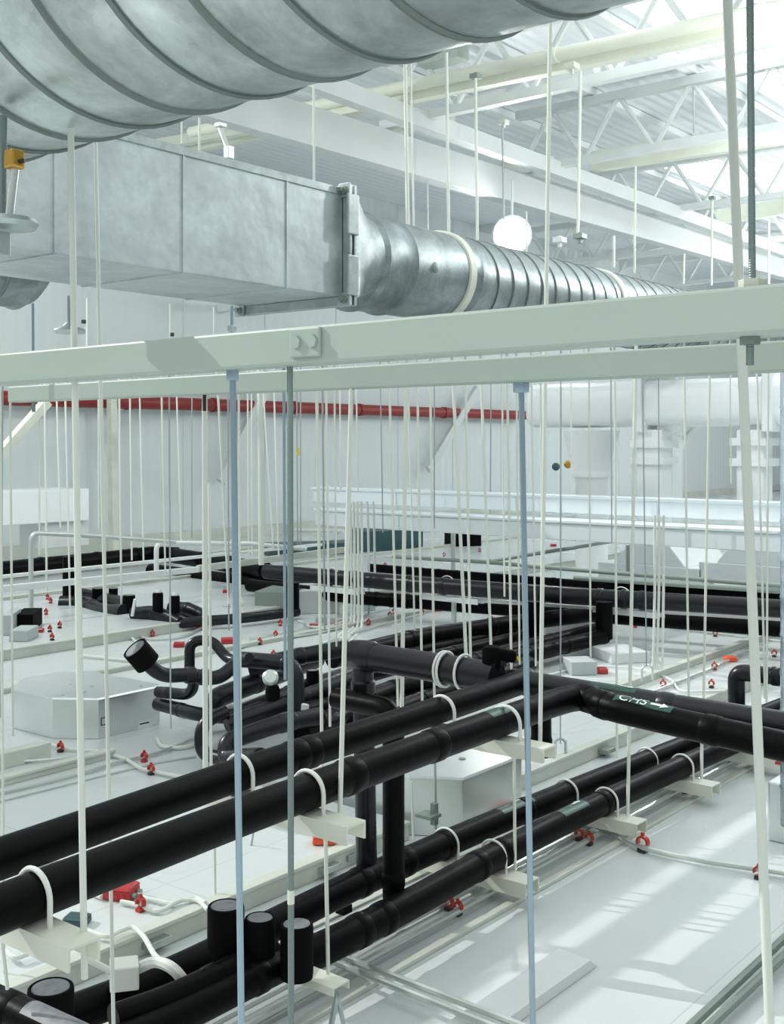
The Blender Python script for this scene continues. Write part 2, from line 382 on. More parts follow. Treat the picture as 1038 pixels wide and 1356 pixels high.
# lamp
L = PD(678, 311, 19); dn = (EYE - L).normalized()
t = thing('floodlight', 'bright round floodlight glowing just above the round duct', 'lamp', L)
m = MB(); m.lathe(L, dn, [(-.35, .1), (-.25, .2), (-.05, .30), (0, .325), (.02, .31)]); m.build('housing', 'steelw', t)
m = MB(); m.lathe(L, dn, [(.012, .295), (.03, .26), (.045, .15), (.05, .02)]); m.build('lens', 'lamp', t)
m = MB(); m.bar(L + Vector((0, 0, .2)), L + Vector((0, 0, .9)), .03, .03); m.build('bracket', 'steelw', t)
# ------------------------------------------------------------------ wall items
m = MB(); a = PY(-60, 526, 17.4); b = PY(695, 547.5, 17.4); a.z = b.z = (a.z + b.z) / 2 - .02
t = thing('red_wall_pipe', 'long red pipe running along the grey back wall', 'pipe', a)
m.tube([a, b], .125, 16); m.build('pipe', 'redp', t)
for px in (170, 283, 389, 476, 588):
    q = PY(px, 540, 17.4); q.z = a.z; m = MB(); m.tube([q - Vector((.06, 0, 0)), q + Vector((.06, 0, 0))], .145, 16); m.build('coupling', 'redp', t)
def brace(p0, p1, Y, wpx, m, label):
    A = PY(*p0, Y); B = PY(*p1, Y); w = wpx / FPX * depth(A)
    beam('wall_brace', A, B, .12, w, m, label, 'brace')
brace((632, 515), (567, 622), 17.3, 11, 'steelg', 'grey diagonal wall brace in the middle, below the red pipe')
brace((352, 515), (292, 638), 17.3, 13, 'steelg', 'grey diagonal wall brace between the dark threaded rod and the cream rod')
brace((930, 560), (886, 612), 17.3, 10, 'steelg', 'grey diagonal wall brace at right under the foil duct')
brace((62, 532), (-30, 636), 12.5, 12, 'cream', 'cream diagonal brace at the left edge under the second beam')
brace((140, 530), (105, 690), 16.8, 9, 'cream', 'cream slanted strut on the left wall below the red pipe') if False else None
beam('wall_column', PY(148, 520, 17.2), PY(151, 738, 17.2), .14, .14, 'cream', 'slim cream column on the back wall at left', 'column')
beam('wall_column', PY(495, 672, 17.0), PY(495, 752, 17.0), .16, .16, 'cream', 'short cream post below the trays beside the teal box', 'column')
# left wall duct with lower box
A = PY(-60, 671, 15.5); B = PY(118, 668, 15.5); hh = 21 / FPX * depth(B)
m = MB(); m.box((A.x, 15.5, B.z - hh), (B.x, 16.3, B.z + hh))
t = thing('wall_duct', 'white rectangular duct on the wall at the left edge', 'duct', (B.x, 15.9, B.z))
m.build('duct_body', 'foil', t, bevel=.01)
q1 = PY(55, 690, 15.6); q2 = PY(118, 722, 15.6); m = MB(); m.box((q1.x, 15.6, q1.z), (q2.x, 16.2, q2.z)); m.build('outlet_box', 'steelw', t, bevel=.01)
# ------------------------------------------------------------------ blue white trays
def tray(pa, pb, X, hpx, label, d=.25):
    A = PX(pa[0], pa[1], X); B = PX(pb[0], pb[1], X); z = (A.z + B.z) / 2; h = hpx / FPX * depth((A + B) / 2)
    t = thing('cable_tray', label, 'cable tray', (X, A.y, z - h / 2), 'blue white cable trays')
    m = MB(); m.box((X, A.y, z - h / 2), (X + d, B.y - 2.0, z + h / 2)); m.build('tray_body', 'tray', t, False, bevel=.008)
    m = MB(); m.box((X - .02, A.y + .02, z + h / 2 - .02), (X + d + .02, B.y - 2.0, z + h / 2 + .012)); m.build('tray_lid', 'tray', t, False, bevel=.004)
    for k in (.22, .5, .78):
        y = A.y + (B.y - A.y) * k; m = MB(); m.box((X - .012, y - .03, z - h / 2), (X + .002, y + .03, z + h / 2 - .03)); m.build('joint_plate', 'tray', t, False)
tray((414, 659), (1038, 675), 12, 21, 'upper of the two long blue white cable trays')
tray((418, 690), (1038, 712), 11.6, 24, 'lower of the two long blue white cable trays', .5)
# ------------------------------------------------------------------ foil ducts at right
X = 14.5; A = PX(697, 566, X); B = PX(1060, 563, X); zt = PX(850, 503, X).z
t = thing('foil_duct', 'wide foil wrapped duct across the right, under the second beam', 'duct', (X, A.y, A.z))
m = MB(); prof = []
zc = (A.z + zt) / 2; hz = (zt - A.z) / 2
def ring(y, sx, sz): return [(X + .5 + sx * math.copysign(abs(math.cos(a)) ** .45, math.cos(a)), y, zc + sz * math.copysign(abs(math.sin(a)) ** .45, math.sin(a))) for a in [2 * math.pi * k / 32 for k in range(32)]]
vs = []; secs = [(A.y + .12, .3, hz * .7), (A.y + .06, .42, hz * .9), (A.y, .48, hz)] + [(A.y - .5 * k, .5 + .02 * (k % 2), hz * (1 + .015 * (k % 2))) for k in range(1, 16)]
for s_ in secs: vs += ring(*s_)
n = len(secs); fs = [(i * 32 + k, i * 32 + (k + 1) % 32, (i + 1) * 32 + (k + 1) % 32, (i + 1) * 32 + k) for i in range(n - 1) for k in range(32)] + [tuple(range(32)), tuple(range((n - 1) * 32, n * 32))]
m.add(vs, fs); m.build('duct_body', 'foil', t)
for px in (838, 1010):
    q = PX(px, 535, X - .06); m = MB(); m.box((X - .06, q.y - .12, A.z - .08), (X + 1.06, q.y + .02, zt + .1)); m.build('flange', 'foil', t, bevel=.01)
def drop(px0, px1, ytop, ybot, Xd, label, round_=False, flanges=(), cone=0):
    a = PX(px0, ytop, Xd); b = PX(px1, ybot, Xd); yc = (a.y + b.y) / 2; r = (a.y - b.y) / 2
    t = thing('foil_duct_drop', label, 'duct', (Xd + r, yc, b.z)); m = MB()
    if round_: m.lathe((Xd + r, yc, b.z), (0, 0, 1), [(0, r), (a.z - b.z - cone, r), (a.z - b.z, r * 1.75)] if cone else [(0, r), (a.z - b.z, r)], 28)
    else: m.box((Xd, yc - r, b.z), (Xd + 2 * r, yc + r, a.z))
    m.build('duct_body', 'foil', t, bevel=0 if round_ else .03)
    for fy in flanges:
        z = PX(px0, fy, Xd).z; m = MB()
        if round_: m.lathe((Xd + r, yc, z - .04), (0, 0, 1), [(0, r + .05), (.08, r + .05)], 28)
        else: m.box((Xd - .06, yc - r - .06, z - .05), (Xd + 2 * r + .06, yc + r + .06, z + .05))
        m.build('flange', 'foil', t)
drop(754, 792, 570, 800, 14.6, 'round foil duct drop under the left end of the wide foil duct', True, (628,), .75)
drop(842, 875, 569, 760, 14.6, 'square foil duct drop in the middle below the wide foil duct', False, (588, 610))
drop(974, 1010, 569, 760, 14.6, 'square foil duct drop at right beside the thick cream rod', False, (585, 612))
beam('wall_column', PX(882, 575, 15.6), PX(882, 700, 15.6), .35, .35, 'wall', 'grey column right of the middle foil duct drop', 'column')
# white hopper shapes below the trays at right
def hopper(px0, px1, label):
    Xh = 12.7; a = PX(px0, 718, Xh); b = PX(px1, 752, Xh); zb = PX(px1, 775, Xh).z
    m = MB(); y0, y1 = b.y, a.y; zt = a.z; zm = b.z; k = (y1 - y0) * .22
    m.hexa([(Xh, y0, zm), (Xh + 1.2, y0, zm), (Xh + 1.2, y1, zm), (Xh, y1, zm), (Xh, y0 + k, zt), (Xh + 1.2, y0 + k, zt), (Xh + 1.2, y1 - k, zt), (Xh, y1 - k, zt)])
    m.box((Xh - .02, y0 - .2, max(.1, zb)), (Xh + 1.3, y1 + .2, zm)); tag(m.build('duct_hopper', 'foil', smooth=False, bevel=.01), label, 'duct hopper')
hopper(812, 908, 'white tapered duct hopper below the trays, left of two')
hopper(948, 1050, 'white tapered duct hopper below the trays, right of two')
# foil duct standing at the right edge
A = PD(1041, 480, 5.6); zb = .33
t = thing('foil_riser', 'shiny blue grey foil wrapped duct standing at the right edge', 'duct', (A.x + .05, A.y, zb))
r_ = 10 / FPX * 5.6 + .03
prof = [(0, r_)]; hgt = 2.2
for k in range(1, 12): prof += [(hgt * k / 12 - .012, r_), (hgt * k / 12, r_ * 1.06), (hgt * k / 12 + .012, r_)]
prof += [(hgt, r_)]
m = MB(); m.lathe((A.x + .03, A.y - .03, zb + .02), (0, 0, 1), prof, 30); m.build('duct_body', 'foilb', t)
A2 = PZ(1018, 1112, 0); m = MB(); m.box((A2.x - .02, A2.y - .8, 0.001), (A2.x + .7, A2.y - .0, .33))
tag(m.build('filter_unit', 'unit', smooth=False, bevel=.012), 'zinc filter unit casing at the right edge under the foil duct', 'filter unit')
m = MB(); q = PZ(1000, 1010, .28)
# ------------------------------------------------------------------ square duct + transition + round duct
Y0, Y1, Z0, Z1, XE = 6.03, 7.15, 3.35, 4.15, 6.93
t = thing('square_duct', 'galvanised square duct with flanged end, upper left', 'duct', (XE, Y0, Z0))
m = MB(); m.box((2.9, Y0, Z0), (XE, Y1, Z1)); m.build('duct_body', 'galv', t, False, bevel=.006)
m = MB(); m.box((2.9, Y0 - .012, Z1 - .006), (XE - .02, Y0 + .07, Z1 + .05)); m.build('top_flange', 'galvf', t, False)
for px in (73, 243, 380):
    q = PY(px, 300, Y0); m = MB(); m.box((q.x - .012, Y0 - .008, Z0), (q.x + .012, Y0 + .002, Z1)); m.box((q.x - .012, Y0, Z0 - .008), (q.x + .012, Y1, Z0 + .002)); m.build('seam', 'galv', t, False)
fw = .075; xf = XE
m = MB()
for s in (0, 1):
    x = xf + s * .055
    m.box((x, Y0 - fw, Z0 - fw), (x + .03, Y1 + fw, Z0)); m.box((x, Y0 - fw, Z1), (x + .03, Y1 + fw, Z1 + fw))
    m.box((x, Y0 - fw, Z0), (x + .03, Y0, Z1)); m.box((x, Y1, Z0), (x + .03, Y1 + fw, Z1))
m.build('end_flange', 'galvf', t, False, bevel=.004)
for (yy, zz) in ((Y0 - .03, Z1 + .03), (Y0 - .03, Z0 - .03), (Y1 + .03, Z0 - .03), (Y1 + .03, Z1 + .03)):
    m = MB(); m.box((xf - .02, yy - .055, zz - .055), (xf - .001, yy + .055, zz + .055)); c_ = m.build('corner_plate', 'galvf', t, False, bevel=.004)
    m = MB(); m.lathe((xf - .02, yy, zz), (-1, 0, 0), [(0, .034), (.02, .034), (.022, .02), (.045, .02)], 8); m.build('bolt', 'bolt', c_)
for zz in (Z1 - .16, Z0 + .16):
    m = MB(); m.box((xf - .035, Y0 - fw - .015, zz - .16), (xf + .10, Y0 - fw + .01, zz + .16)); m.build('flange_clip', 'galvf', t, False, bevel=.01)
Yc, Zc, R = (Y0 + Y1) / 2, 3.77, .42
t = thing('round_duct', 'galvanised spiral round duct running right from the square duct', 'duct', (7.9, Yc, Zc))
m = MB(); n = 48; vs = []; fs = []; hx = .56; 
for i in range(9):
    k = i / 8; x = xf + .09 + k * .62
    for j in range(n):
        a = 2 * math.pi * j / n; ca, sa = math.cos(a), math.sin(a); s_ = max(abs(ca), abs(sa))
        sq = Vector((0, ca / s_ * hx, sa / s_ * (Z1 - Z0) / 2)); rd = Vector((0, ca * R, sa * R)); kk = k * k * (3 - 2 * k)
        v = sq * (1 - kk) + rd * kk; vs.append((x, Yc + v.y, (Z0 + Z1) / 2 * (1 - kk) + Zc * kk + v.z))
for i in range(8):
    for j in range(n): fs.append((i * n + j, i * n + (j + 1) % n, (i + 1) * n + (j + 1) % n, (i + 1) * n + j))
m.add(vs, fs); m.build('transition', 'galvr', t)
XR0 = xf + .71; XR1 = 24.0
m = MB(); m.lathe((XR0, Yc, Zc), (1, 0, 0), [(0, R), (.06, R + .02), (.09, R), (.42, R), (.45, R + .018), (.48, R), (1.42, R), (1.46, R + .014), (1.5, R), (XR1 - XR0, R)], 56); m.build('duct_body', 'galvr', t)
def helix(cx, axis, x0, x1, r, pitch, cr, n=40):
    m = MB(); pts = []
    steps = int((x1 - x0) / pitch * n)
    for i in range(steps + 1):
        a = 2 * math.pi * i / n; s = x0 + pitch * i / n
        if axis == 'X': pts.append((s, cx[0] + r * math.cos(a), cx[1] + r * math.sin(a)))
        else: pts.append((cx[0] + r * math.cos(a), s, cx[1] - r * math.sin(a)))
    return m.tube(pts, cr, 6)
helix((Yc, Zc), 'X', XR0 + 1.6, XR1, R, .27, .011, 36).build('spiral_seam', 'seam', t)
for px in (607, 812):
    q = PY(px, 350, Yc - R * .7); m = MB(); m.lathe((q.x, Yc, Zc), (1, 0, 0), [(0, R + .004), (.01, R + .02), (.10, R + .02), (.11, R + .004)], 48); m.build('hanger_band', 'cream', t)
m = MB(); q = PY(577, 354, Yc - R); m.lathe((q.x, Yc - R + .02, q.z), (0, -1, 0), [(0, .05), (.02, .05), (.03, .035)], 14); m.build('plug', 'greyg', t)
# round duct tucked behind the square duct at the left edge
t = thing('round_duct', 'galvanised round duct peeking out under the square duct at the left edge', 'duct', (6.5, 9.5, 3.87))
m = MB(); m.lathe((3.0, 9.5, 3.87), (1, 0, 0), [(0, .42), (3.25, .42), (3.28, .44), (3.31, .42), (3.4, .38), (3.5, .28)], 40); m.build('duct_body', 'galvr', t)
for k in (2.6, 2.95):
    m = MB(); m.lathe((3.0 + k, 9.5, 3.87), (1, 0, 0), [(0, .425), (.02, .44), (.04, .425)], 40); m.build('seam', 'seam', t)
# ------------------------------------------------------------------ big spiral duct overhead
BX, BZ, BR = 1.62, 3.29, .385
t = thing('spiral_duct', 'large galvanised spiral duct crossing overhead at upper left', 'duct', (BX, 2, BZ))
m = MB(); m.lathe((BX, -1.6, BZ), (0, 1, 0), [(0, BR), (4.8, BR)], 72); m.build('duct_body', 'galvd', t)
helix((BX, BZ), 'Y', -1.6, 3.2, BR, .182, .0085, 64).build('spiral_seam', 'seam', t)
# ------------------------------------------------------------------ front beams and hidden hanger beams
def lsec(pl, pr, X, w, label, extl, extr=1.2):
    (x0, t0, b0), (x1, t1, b1) = pl, pr
    a0, a1, c0, c1 = PX(x0, t0, X), PX(x0, b0, X), PX(x1, t1, X), PX(x1, b1, X)
    st_ = (a0.z - c0.z) / (a0.y - c0.y); sb_ = (a1.z - c1.z) / (a1.y - c1.y)
    zt = lambda y: c0.z + (y - c0.y) * st_
    zb = lambda y: c1.z + (y - c1.y) * sb_
    yA, yB = a0.y + extl, c0.y - extr
    t = thing('steel_beam', label, 'beam', (X, yA, zb(yA)))
    q = MB(); q.hexa([(X, yB, zb(yB)), (X + w, yB, zb(yB)), (X + w, yA, zb(yA)), (X, yA, zb(yA)), (X, yB, zt(yB)), (X + w, yB, zt(yB)), (X + w, yA, zt(yA)), (X, yA, zt(yA))])
    q.build('hollow_section', 'beam', t, False, bevel=.005)
    return t, zb, zt
bt, FBz0, FBz1 = lsec((0, 468, 508.5), (1038, 374, 440), 1.55, .06, 'pale green white steel beam in front, crossing the whole picture', .9)
q = PX(402, 462, 1.55); FB0 = FBz0(q.y); FB1 = FBz1(q.y)
m = MB(); m.box((1.543, q.y - .045, FB0 + .012), (1.551, q.y + .03, FB1 - .004)); pl = m.build('joint_plate', 'beam', bt, False, bevel=.003)
for dy in (-.03, .01):
    m = MB(); m.lathe((1.543, q.y + dy, FB1 - .03), (-1, 0, 0), [(0, .012), (.006, .012)], 6); m.build('bolt', 'beam', pl)
st, SBz0, SBz1 = lsec((10, 512, 533), (1038, 450.5, 491.5), 2.7, .06, 'second pale steel beam just behind and below the front one', 0)
HB = {}
for i, (X, k0, k1) in enumerate([(4.5, .092, .120), (6.5, .092, .115), (8.6, .093, .111), (11.2, .094, .109), (14.6, .068, .082), (17.5, .070, .082)]):
    z0, z1 = H + X * k0, H + X * k1; HB[X] = z0
    m = MB(); m.box((X, X * .25, z0), (X + .06, min(16.8, X * 1.40), z1))
    tag(m.build('hanger_beam', 'beam', smooth=False), 'pale hanger beam hidden behind the front beams, %s from the front' % ORD[i], 'beam')
# unseen bars added past the left edge to cast shadow bands on the floor
for (y, z, w, hh, nm) in ((9.90, 5.0, .14, .09, 'near'), (10.24, 5.0, .10, .07, 'far')):
    m = MB(); m.box((-8, y - w / 2, z - hh / 2), (6.0, y + w / 2, z + hh / 2))
    tag(m.build('shade_bar', 'galv', smooth=False, bevel=.005), '%s unseen shade bar added beyond the left edge of the view' % nm, 'duct')
# ================================================================== black insulated pipes
def pipe(label, pts, r, bends=.16, joints=(), name='insulated_pipe', m='black', group=None, n=22, jl=.035, jr=1.07, cat='pipe', ext=0):
    P = fillet(pts, bends) if bends else [Vector(p) for p in pts]
    t = thing(name, label, cat, P[0], group)
    q = MB(); q.tube(P + ([P[-1] + (P[-1] - P[-2]).normalized() * ext] if ext else []), r, n); q.build('foam_tube', m, t)
    # joint bands: at arc fractions
    L = [0]
    for a, b in zip(P[:-1], P[1:]): L.append(L[-1] + (b - a).length)
    def at(s):
        s *= L[-1]
        for i in range(len(P) - 1):
            if L[i + 1] >= s:
                k = (s - L[i]) / max(1e-9, L[i + 1] - L[i]); return P[i].lerp(P[i + 1], k), (P[i + 1] - P[i]).normalized()
        return P[-1], (P[-1] - P[-2]).normalized()
    for s in joints:
        p, d = at(s); q = MB(); q.tube([p - d * jl, p - d * jl * .7, p + d * jl * .7, p + d * jl], r, n, radii=[r * .99, r * jr, r * jr, r * .99]); q.build('joint_band', m, t)
    return t, at
def sticker(parent, at, s0, s1, r, text=None, tilt=0):
    """green wrap-round marker on top of a pipe, with white lettering"""
    p0, d = at(s0); p1, _ = at(s1); d = (p1 - p0).normalized(); u = Vector((0, 0, 1)); u = (u - d * u.dot(d)).normalized(); sd = d.cross(u)
    vs = []; n = 12; rr = r * 1.012
    for e in (p0, p1):
        for k in range(n + 1):
            a = math.radians(-42 + 84 * k / n); vs.append(e + (u * math.cos(a) + sd * math.sin(a)) * rr)
    q = MB(); q.add(vs, [(k, k + 1, n + 2 + k, n + 1 + k) for k in range(n)]); st = q.build('marker_sticker', 'sticker', parent)
    ln = (p1 - p0).length; h = r * .95; a0 = math.radians(tilt)
    up = (u * math.cos(a0) + sd * math.sin(a0)); acr = (u * -math.sin(a0) + sd * math.cos(a0))  # acr = towards viewer side
    o = p0 + up * rr * 1.004
    # arrow
    q = MB(); A = o + d * ln * .62; B = o + d * ln * .92; w = acr * h * .14
    mid = o + d * ln * .80
    q.add([A - w, mid - w, mid + w, A + w], [(0, 1, 2, 3)]); q.add([mid - w * 2.6, B, mid + w * 2.6], [(0, 1, 2)])
    q.v = [v + up * .0008 for v in q.v]; q.build('marker_arrow', 'ink', st, False)
    if text:
        cu = bpy.data.curves.new('lettering', 'FONT'); cu.body = text; cu.size = h * 1.15; cu.align_x = 'LEFT'; cu.align_y = 'CENTER'
        tmp = bpy.data.objects.new('tmp_text', cu); C.objects.link(tmp); bpy.context.view_layer.update()
        me = bpy.data.meshes.new_from_object(tmp.evaluated_get(bpy.context.evaluated_depsgraph_get())); bpy.data.objects.remove(tmp)
        if len(me.vertices):
            q = MB(); xs = [v.co.x for v in me.vertices]; sx = ln * .5 / max(xs)
            vs = []
            for v in me.vertices:
                al = a0 - v.co.y / r          # wrap over the pipe
                vs.append(p0 + d * (ln * .06 + v.co.x * sx) + (u * math.cos(al) + sd * math.sin(al)) * rr * 1.03)
            q.add(vs, [tuple(p.vertices) for p in me.polygons]); q.build('lettering', 'ink', st, False)
    return st
zA = 1.2; RA = .050; RB = .052
Apts = [PZ(-60, 1158, zA), PZ(60, 1116, zA), PZ(300, 1031, zA), PZ(615, 929, zA), PZ(688, 904, zA)]
Bpts = [PZ(-60, 1228, zA), PZ(60, 1180, zA), PZ(300, 1088, zA), PZ(560, 992, zA), PZ(735, 930, zA)]
def smoothline(pts): return pts
A_end = Apts[-1]; B_end = Bpts[-1]
Aend2 = PX(1080, 952, A_end.x); Aend2.z = zA - .01
Bend2 = PX(1080, 998, B_end.x + .02); 
tA, atA = pipe('upper black insulated pipe rising to the right behind its twin', Apts + [A_end + Vector((.09, .02, 0))], RA, .05, (.45, .47, .985))
tB, atB = pipe('lower black insulated pipe of the front pair, turning right at an elbow', Bpts + [PZ(772, 921, zA), PZ(800, 935, zA), Bend2], RB, .10, (.36, .48, .745, .775, .90), ext=1.6)
sticker(tB, atB, .795, .86, RB, 'CHS', 14)
sticker(tB, atB, .565, .60, RB, None, -12)
tX, atX = pipe('black insulated pipe behind the front pair, carrying on right from the tee', [A_end + Vector((.02, .05, 0)), PX(760, 915, A_end.x + .02), Aend2], RA, .05, (.05, .56), m='blacks', ext=1.6)
sticker(tX, atX, .30, .46, RA, None, 0)
# cross pipe with riser
rx = .063; top = PX(478, 877, 4.1); zc_ = 1.215
Yr = PX(482, 1150, 4.1).y
crossA = Vector((4.1, PX(480, 870, 4.1).y, zc_)); crossB = Vector((4.07, A_end.y + .09, zc_))
tC, atC = pipe('thick black insulated pipe crossing behind and dropping at its left end to the floor pipes', [Vector((4.12, Yr, .20)), Vector((4.1, crossA.y, zc_)), crossB], .049, .085, (.50, .58, .82, .86, .93, .97), jr=1.16, m='blacks')
q = MB(); q.tube([crossA + Vector((0, -.05, 0)), crossB], rx, 24); q.build('foam_sleeve', 'blacks', tC)
q = MB(); q.lathe(crossA + Vector((0, .03, 0)), (0, -1, 0), [(-.05, .045), (-.03, .066), (.02, .072), (.09, .072), (.11, .065)], 24); q.build('elbow_cover', 'blacks', tC)
for k, s in enumerate((.835, .845, .90)):   # cable ties where the rod is tied on
    p, d = atC(s); q = MB(); q.tube([p + Vector((.072 * math.cos(a), 0, .075 * math.sin(a))) for a in [2 * math.pi * j / 20 for j in range(21)]], .006, 6, False)
    q.build('white_tie', 'strap', tC)
# second riser with its elbow going back to the left
e = PZ(521, 1192, .2); zt2 = 1.03
p2 = Vector((e.x, e.y, zt2)); back = p2 + Vector((-.1, .9, 0))
tR, atR = pipe('black riser pipe in front of the crossing pipe, standing on the front floor pipe', [Vector((e.x, e.y, .2)), p2, p2 + Vector((.02, .35, 0))], .048, .09, (.08,))
pipe('short black pipe end hanging behind the right front bracket', [PD(716, 930, 4.62), PD(717, 1001, 4.62)], .041, 0, (.8,))
# floor pipes C and D
zF = .2; rF = .066
Cp = [PZ(85, 1347, zF), PZ(220, 1296, zF), PZ(480, 1166, zF), PZ(590, 1117, zF), PZ(745, 1052, zF), PZ(960, 966, zF)]
Dp = [PZ(392, 1272, zF), PZ(445, 1248, zF), PZ(540, 1199, zF), PZ(660, 1131, zF), PZ(800, 1062, zF), PZ(905, 1014, zF), PZ(1000, 972, zF)]
tCf, atCf = pipe('black floor pipe of the rear line under the capped stubs and rear riser', Cp, rF, .3, (.30, .36, .42, .55), ext=3)
tDf, atDf = pipe('black floor pipe of the front line beside the white conduits', Dp, rF, .3, (.08, .115, .28, .33, .55), ext=3)
sticker(tCf, atCf, .505, .56, rF, None, -8); sticker(tDf, atDf, .45, .505, rF, None, -8)
# lower left pipes and capped stubs
P2 = [PZ(150, 1348, .3), PZ(225, 1322, .3), PZ(318, 1277, .3), PZ(360, 1258, .28)]
P3 = [PZ(150, 1385, .25), PZ(225, 1352, .25), PZ(360, 1284, .25), PZ(395, 1268, .22)]
pipe('black pipe at lower left running under the middle capped stub', P2, .045, .2, (.55,))
pipe('black pipe at lower left nearest the bottom, running under the right capped stub', P3, .058, .2, (.7,))
def stub(px, pyt, w, hpx, z, label, d=None, tilt=0):
    p = PZ(px, pyt, z) if d is None else PD(px, pyt, d); D = depth(p); r = w / 2 / FPX * D; h = hpx / FPX * D
    t = thing('capped_stub', label, 'pipe stub', p - Vector((0, 0, h)), 'black capped pipe stubs')
    q = MB(); q.lathe(p - Vector((0, 0, h)), (0, 0, 1), [(0, r * .96), (h * .1, r), (h * .9, r * 1.0), (h - .004, r * .97), (h, r * .90), (h - .006, r * .82)], 28); q.build('foam_sleeve', 'blackm', t)
    q = MB(); q.lathe(p - Vector((0, 0, .008)), (0, 0, 1), [(0, r * .84), (.006, r * .80), (.007, r * .3)], 20); q.build('cap_disc', 'captop_sheen', t)
    return t
stub(299, 1198, 49, 56, .48, 'black capped stub with grey top, leftmost of three on the floor pipes')
stub(344, 1214, 41, 60, .44, 'black capped stub with grey top, middle of three on the floor pipes')
stub(393, 1222, 44, 72, .44, 'black capped stub with grey top, rightmost and tallest of three on the floor pipes')
stub(67, 1306, 61, 75, .50, 'black capped stub with grey top alone at the lower left corner')
a = PZ(-40, 1312, .55); b = PZ(150, 1402, .55)
pipe('black pipe with shiny grey sheen painted on top crossing the lower left corner', [a, b], .05, 0, (.3,), m='black')
q = MB(); c1 = a.lerp(b, .42); dd = (b - a).normalized(); nn = dd.cross(Vector((0, 0, 1)))  # grey strip along the pipe top, painting its sheen
vs = []; 
for s in range(9):
    e = c1 + dd * (.02 + .5 * s / 8)
    for k in range(7):
        an = math.radians(-48 + 84 * k / 6); vs.append(e + (Vector((0, 0, 1)) * math.cos(an) - nn * math.sin(an)) * .051)
q.add(vs, [(s * 7 + k, s * 7 + k + 1, s * 7 + k + 8, s * 7 + k + 7) for s in range(8) for k in range(6)])
fa = q.build('grey_sheen', 'captop_sheen', [o for o in C.objects if o.get('label', '').startswith('black pipe with shiny')][0])
# pale text scrawl near the right stub is left as small white marks on the floor pipe
# ------------------------------------------------------------------ far black pipe rack
zE = .6
tE, atE = pipe('upper black pipe of the far pair crossing right to the edge', [PZ(352, 757, zE), PZ(530, 772, zE), PZ(700, 785, zE), PZ(800, 792, zE), PZ(1050, 807, zE)], .09, 0, (.16, .22, .34, .41, .56, .60, .70, .74, .77, .8), jr=1.10, m='blacks', ext=3)
pE2 = [PZ(330, 775, .33), PZ(470, 791, .33), PZ(700, 808, .33), PZ(1050, 834, .33)]
pipe('lower black pipe of the far pair in the shade beneath the upper one', pE2, .082, 0, (.28, .31, .34, .37), ext=3)
pE3 = [PZ(490, 752, .42), PZ(640, 764, .42), PZ(780, 775, .42), PZ(1050, 790, .42)]
pipe('thin black pipe just behind the far pair', pE3, .06, 0, (.1, .15, .2, .25, .5), ext=3)
def rpipe(label, pts, r, z, j=(.4,), b=.12): return pipe(label, [PZ(x, y, z) for x, y in pts], r, b, j)
t5 = rpipe('black pipe rising from the lower far pipes to the far pair, right riser', [(664, 876), (740, 857), (800, 843)], .075, .25, (.25, .6))
q0 = PZ(800, 843, .25); pipe('short black vertical pipe joining the far pair at right', [q0 + Vector((0, 0, -.02)), Vector((q0.x, q0.y, zE))], .085, 0, ())
rpipe('black pipe running back right below the far pair, second line', [(545, 900), (640, 872), (700, 857), (795, 833)], .075, .25, (.3, .7))
rpipe('long black pipe running back right from the crossing pipe to the far pair', [(440, 872), (560, 843), (690, 824), (790, 812)], .085, .35, (.3, .6))
rpipe('slim black pipe just below the long one running back right', [(470, 880), (575, 858), (690, 836), (712, 832)], .06, .25, (.5,))
rpipe('slim black pipe third below the long one running back right', [(480, 897), (580, 868), (660, 850), (712, 838)], .06, .25, (.5,))
q0 = PZ(708, 836, .3); pipe('short black vertical pipe joining the far pair at the right blue rod', [q0, Vector((q0.x, q0.y, zE))], .07, 0, ())
q0 = PZ(387, 806, .3); pipe('black vertical pipe behind the dark threaded rod, far back', [q0, Vector((q0.x, q0.y, zE))], .08, 0, ())
rpipe('black pipe in the middle behind the crossing pipe, upper', [(488, 925), (520, 913), (585, 905), (660, 880)], .07, .42, (.2, .5))
rpipe('black pipe in the middle behind the crossing pipe, lower', [(470, 962), (560, 927), (640, 902), (700, 880)], .07, .35, (.35, .6))
rpipe('black pipe stretch at the middle left of the crossing riser', [(398, 945), (440, 930), (470, 920)], .075, .35, ())
rpipe('black pipe stretch just below at the crossing riser', [(398, 968), (440, 950), (480, 935)], .07, .3, ())
# far left wall pipes
pipe('black pipe low along the back wall at far left', [PZ(-60, 762, .35), PZ(70, 748, .35), PZ(140, 741, .35), PZ(200, 734, .35), PZ(235, 735, .35)], .13, 0, (.35, .6, .8))
pipe('black pipe leading from the wall pipe towards the far pair', [PZ(232, 736, .4), PZ(290, 745, .4), PZ(352, 756, .42)], .12, 0, (.3, .6))
pipe('lower black pipe under the left rails', [PZ(200, 755, .22), PZ(300, 768, .22), PZ(420, 783, .22)], .10, 0, (.5,))
pipe('black vertical post pipe under the left rails', [PZ(91, 795, .22), PZ(91, 795, .22) + Vector((0, 0, .55))], .075, 0, ())
# valve on top of the crossing pipe
p = PX(651, 880, 4.08)
t = thing('valve', 'black foam covered valve standing on the crossing pipe', 'valve', p)
q = MB(); q.lathe(p, (0, 0, 1), [(-.02, .035), (.0, .04), (.06, .042), (.075, .034), (.08, .02)], 18); q.build('valve_body', 'blackm', t)
q = MB(); q.bar(p + Vector((0, 0, .05)), p + Vector((.05, -.09, .035)), .05, .05); q.build('side_arm', 'blackm', t, bevel=.012)
q = MB(); q.lathe(p + Vector((.05, -.095, .03)), (0, -1, 0), [(0, .009), (.006, .009)], 10); q.build('yellow_cap', 'yellow', t)
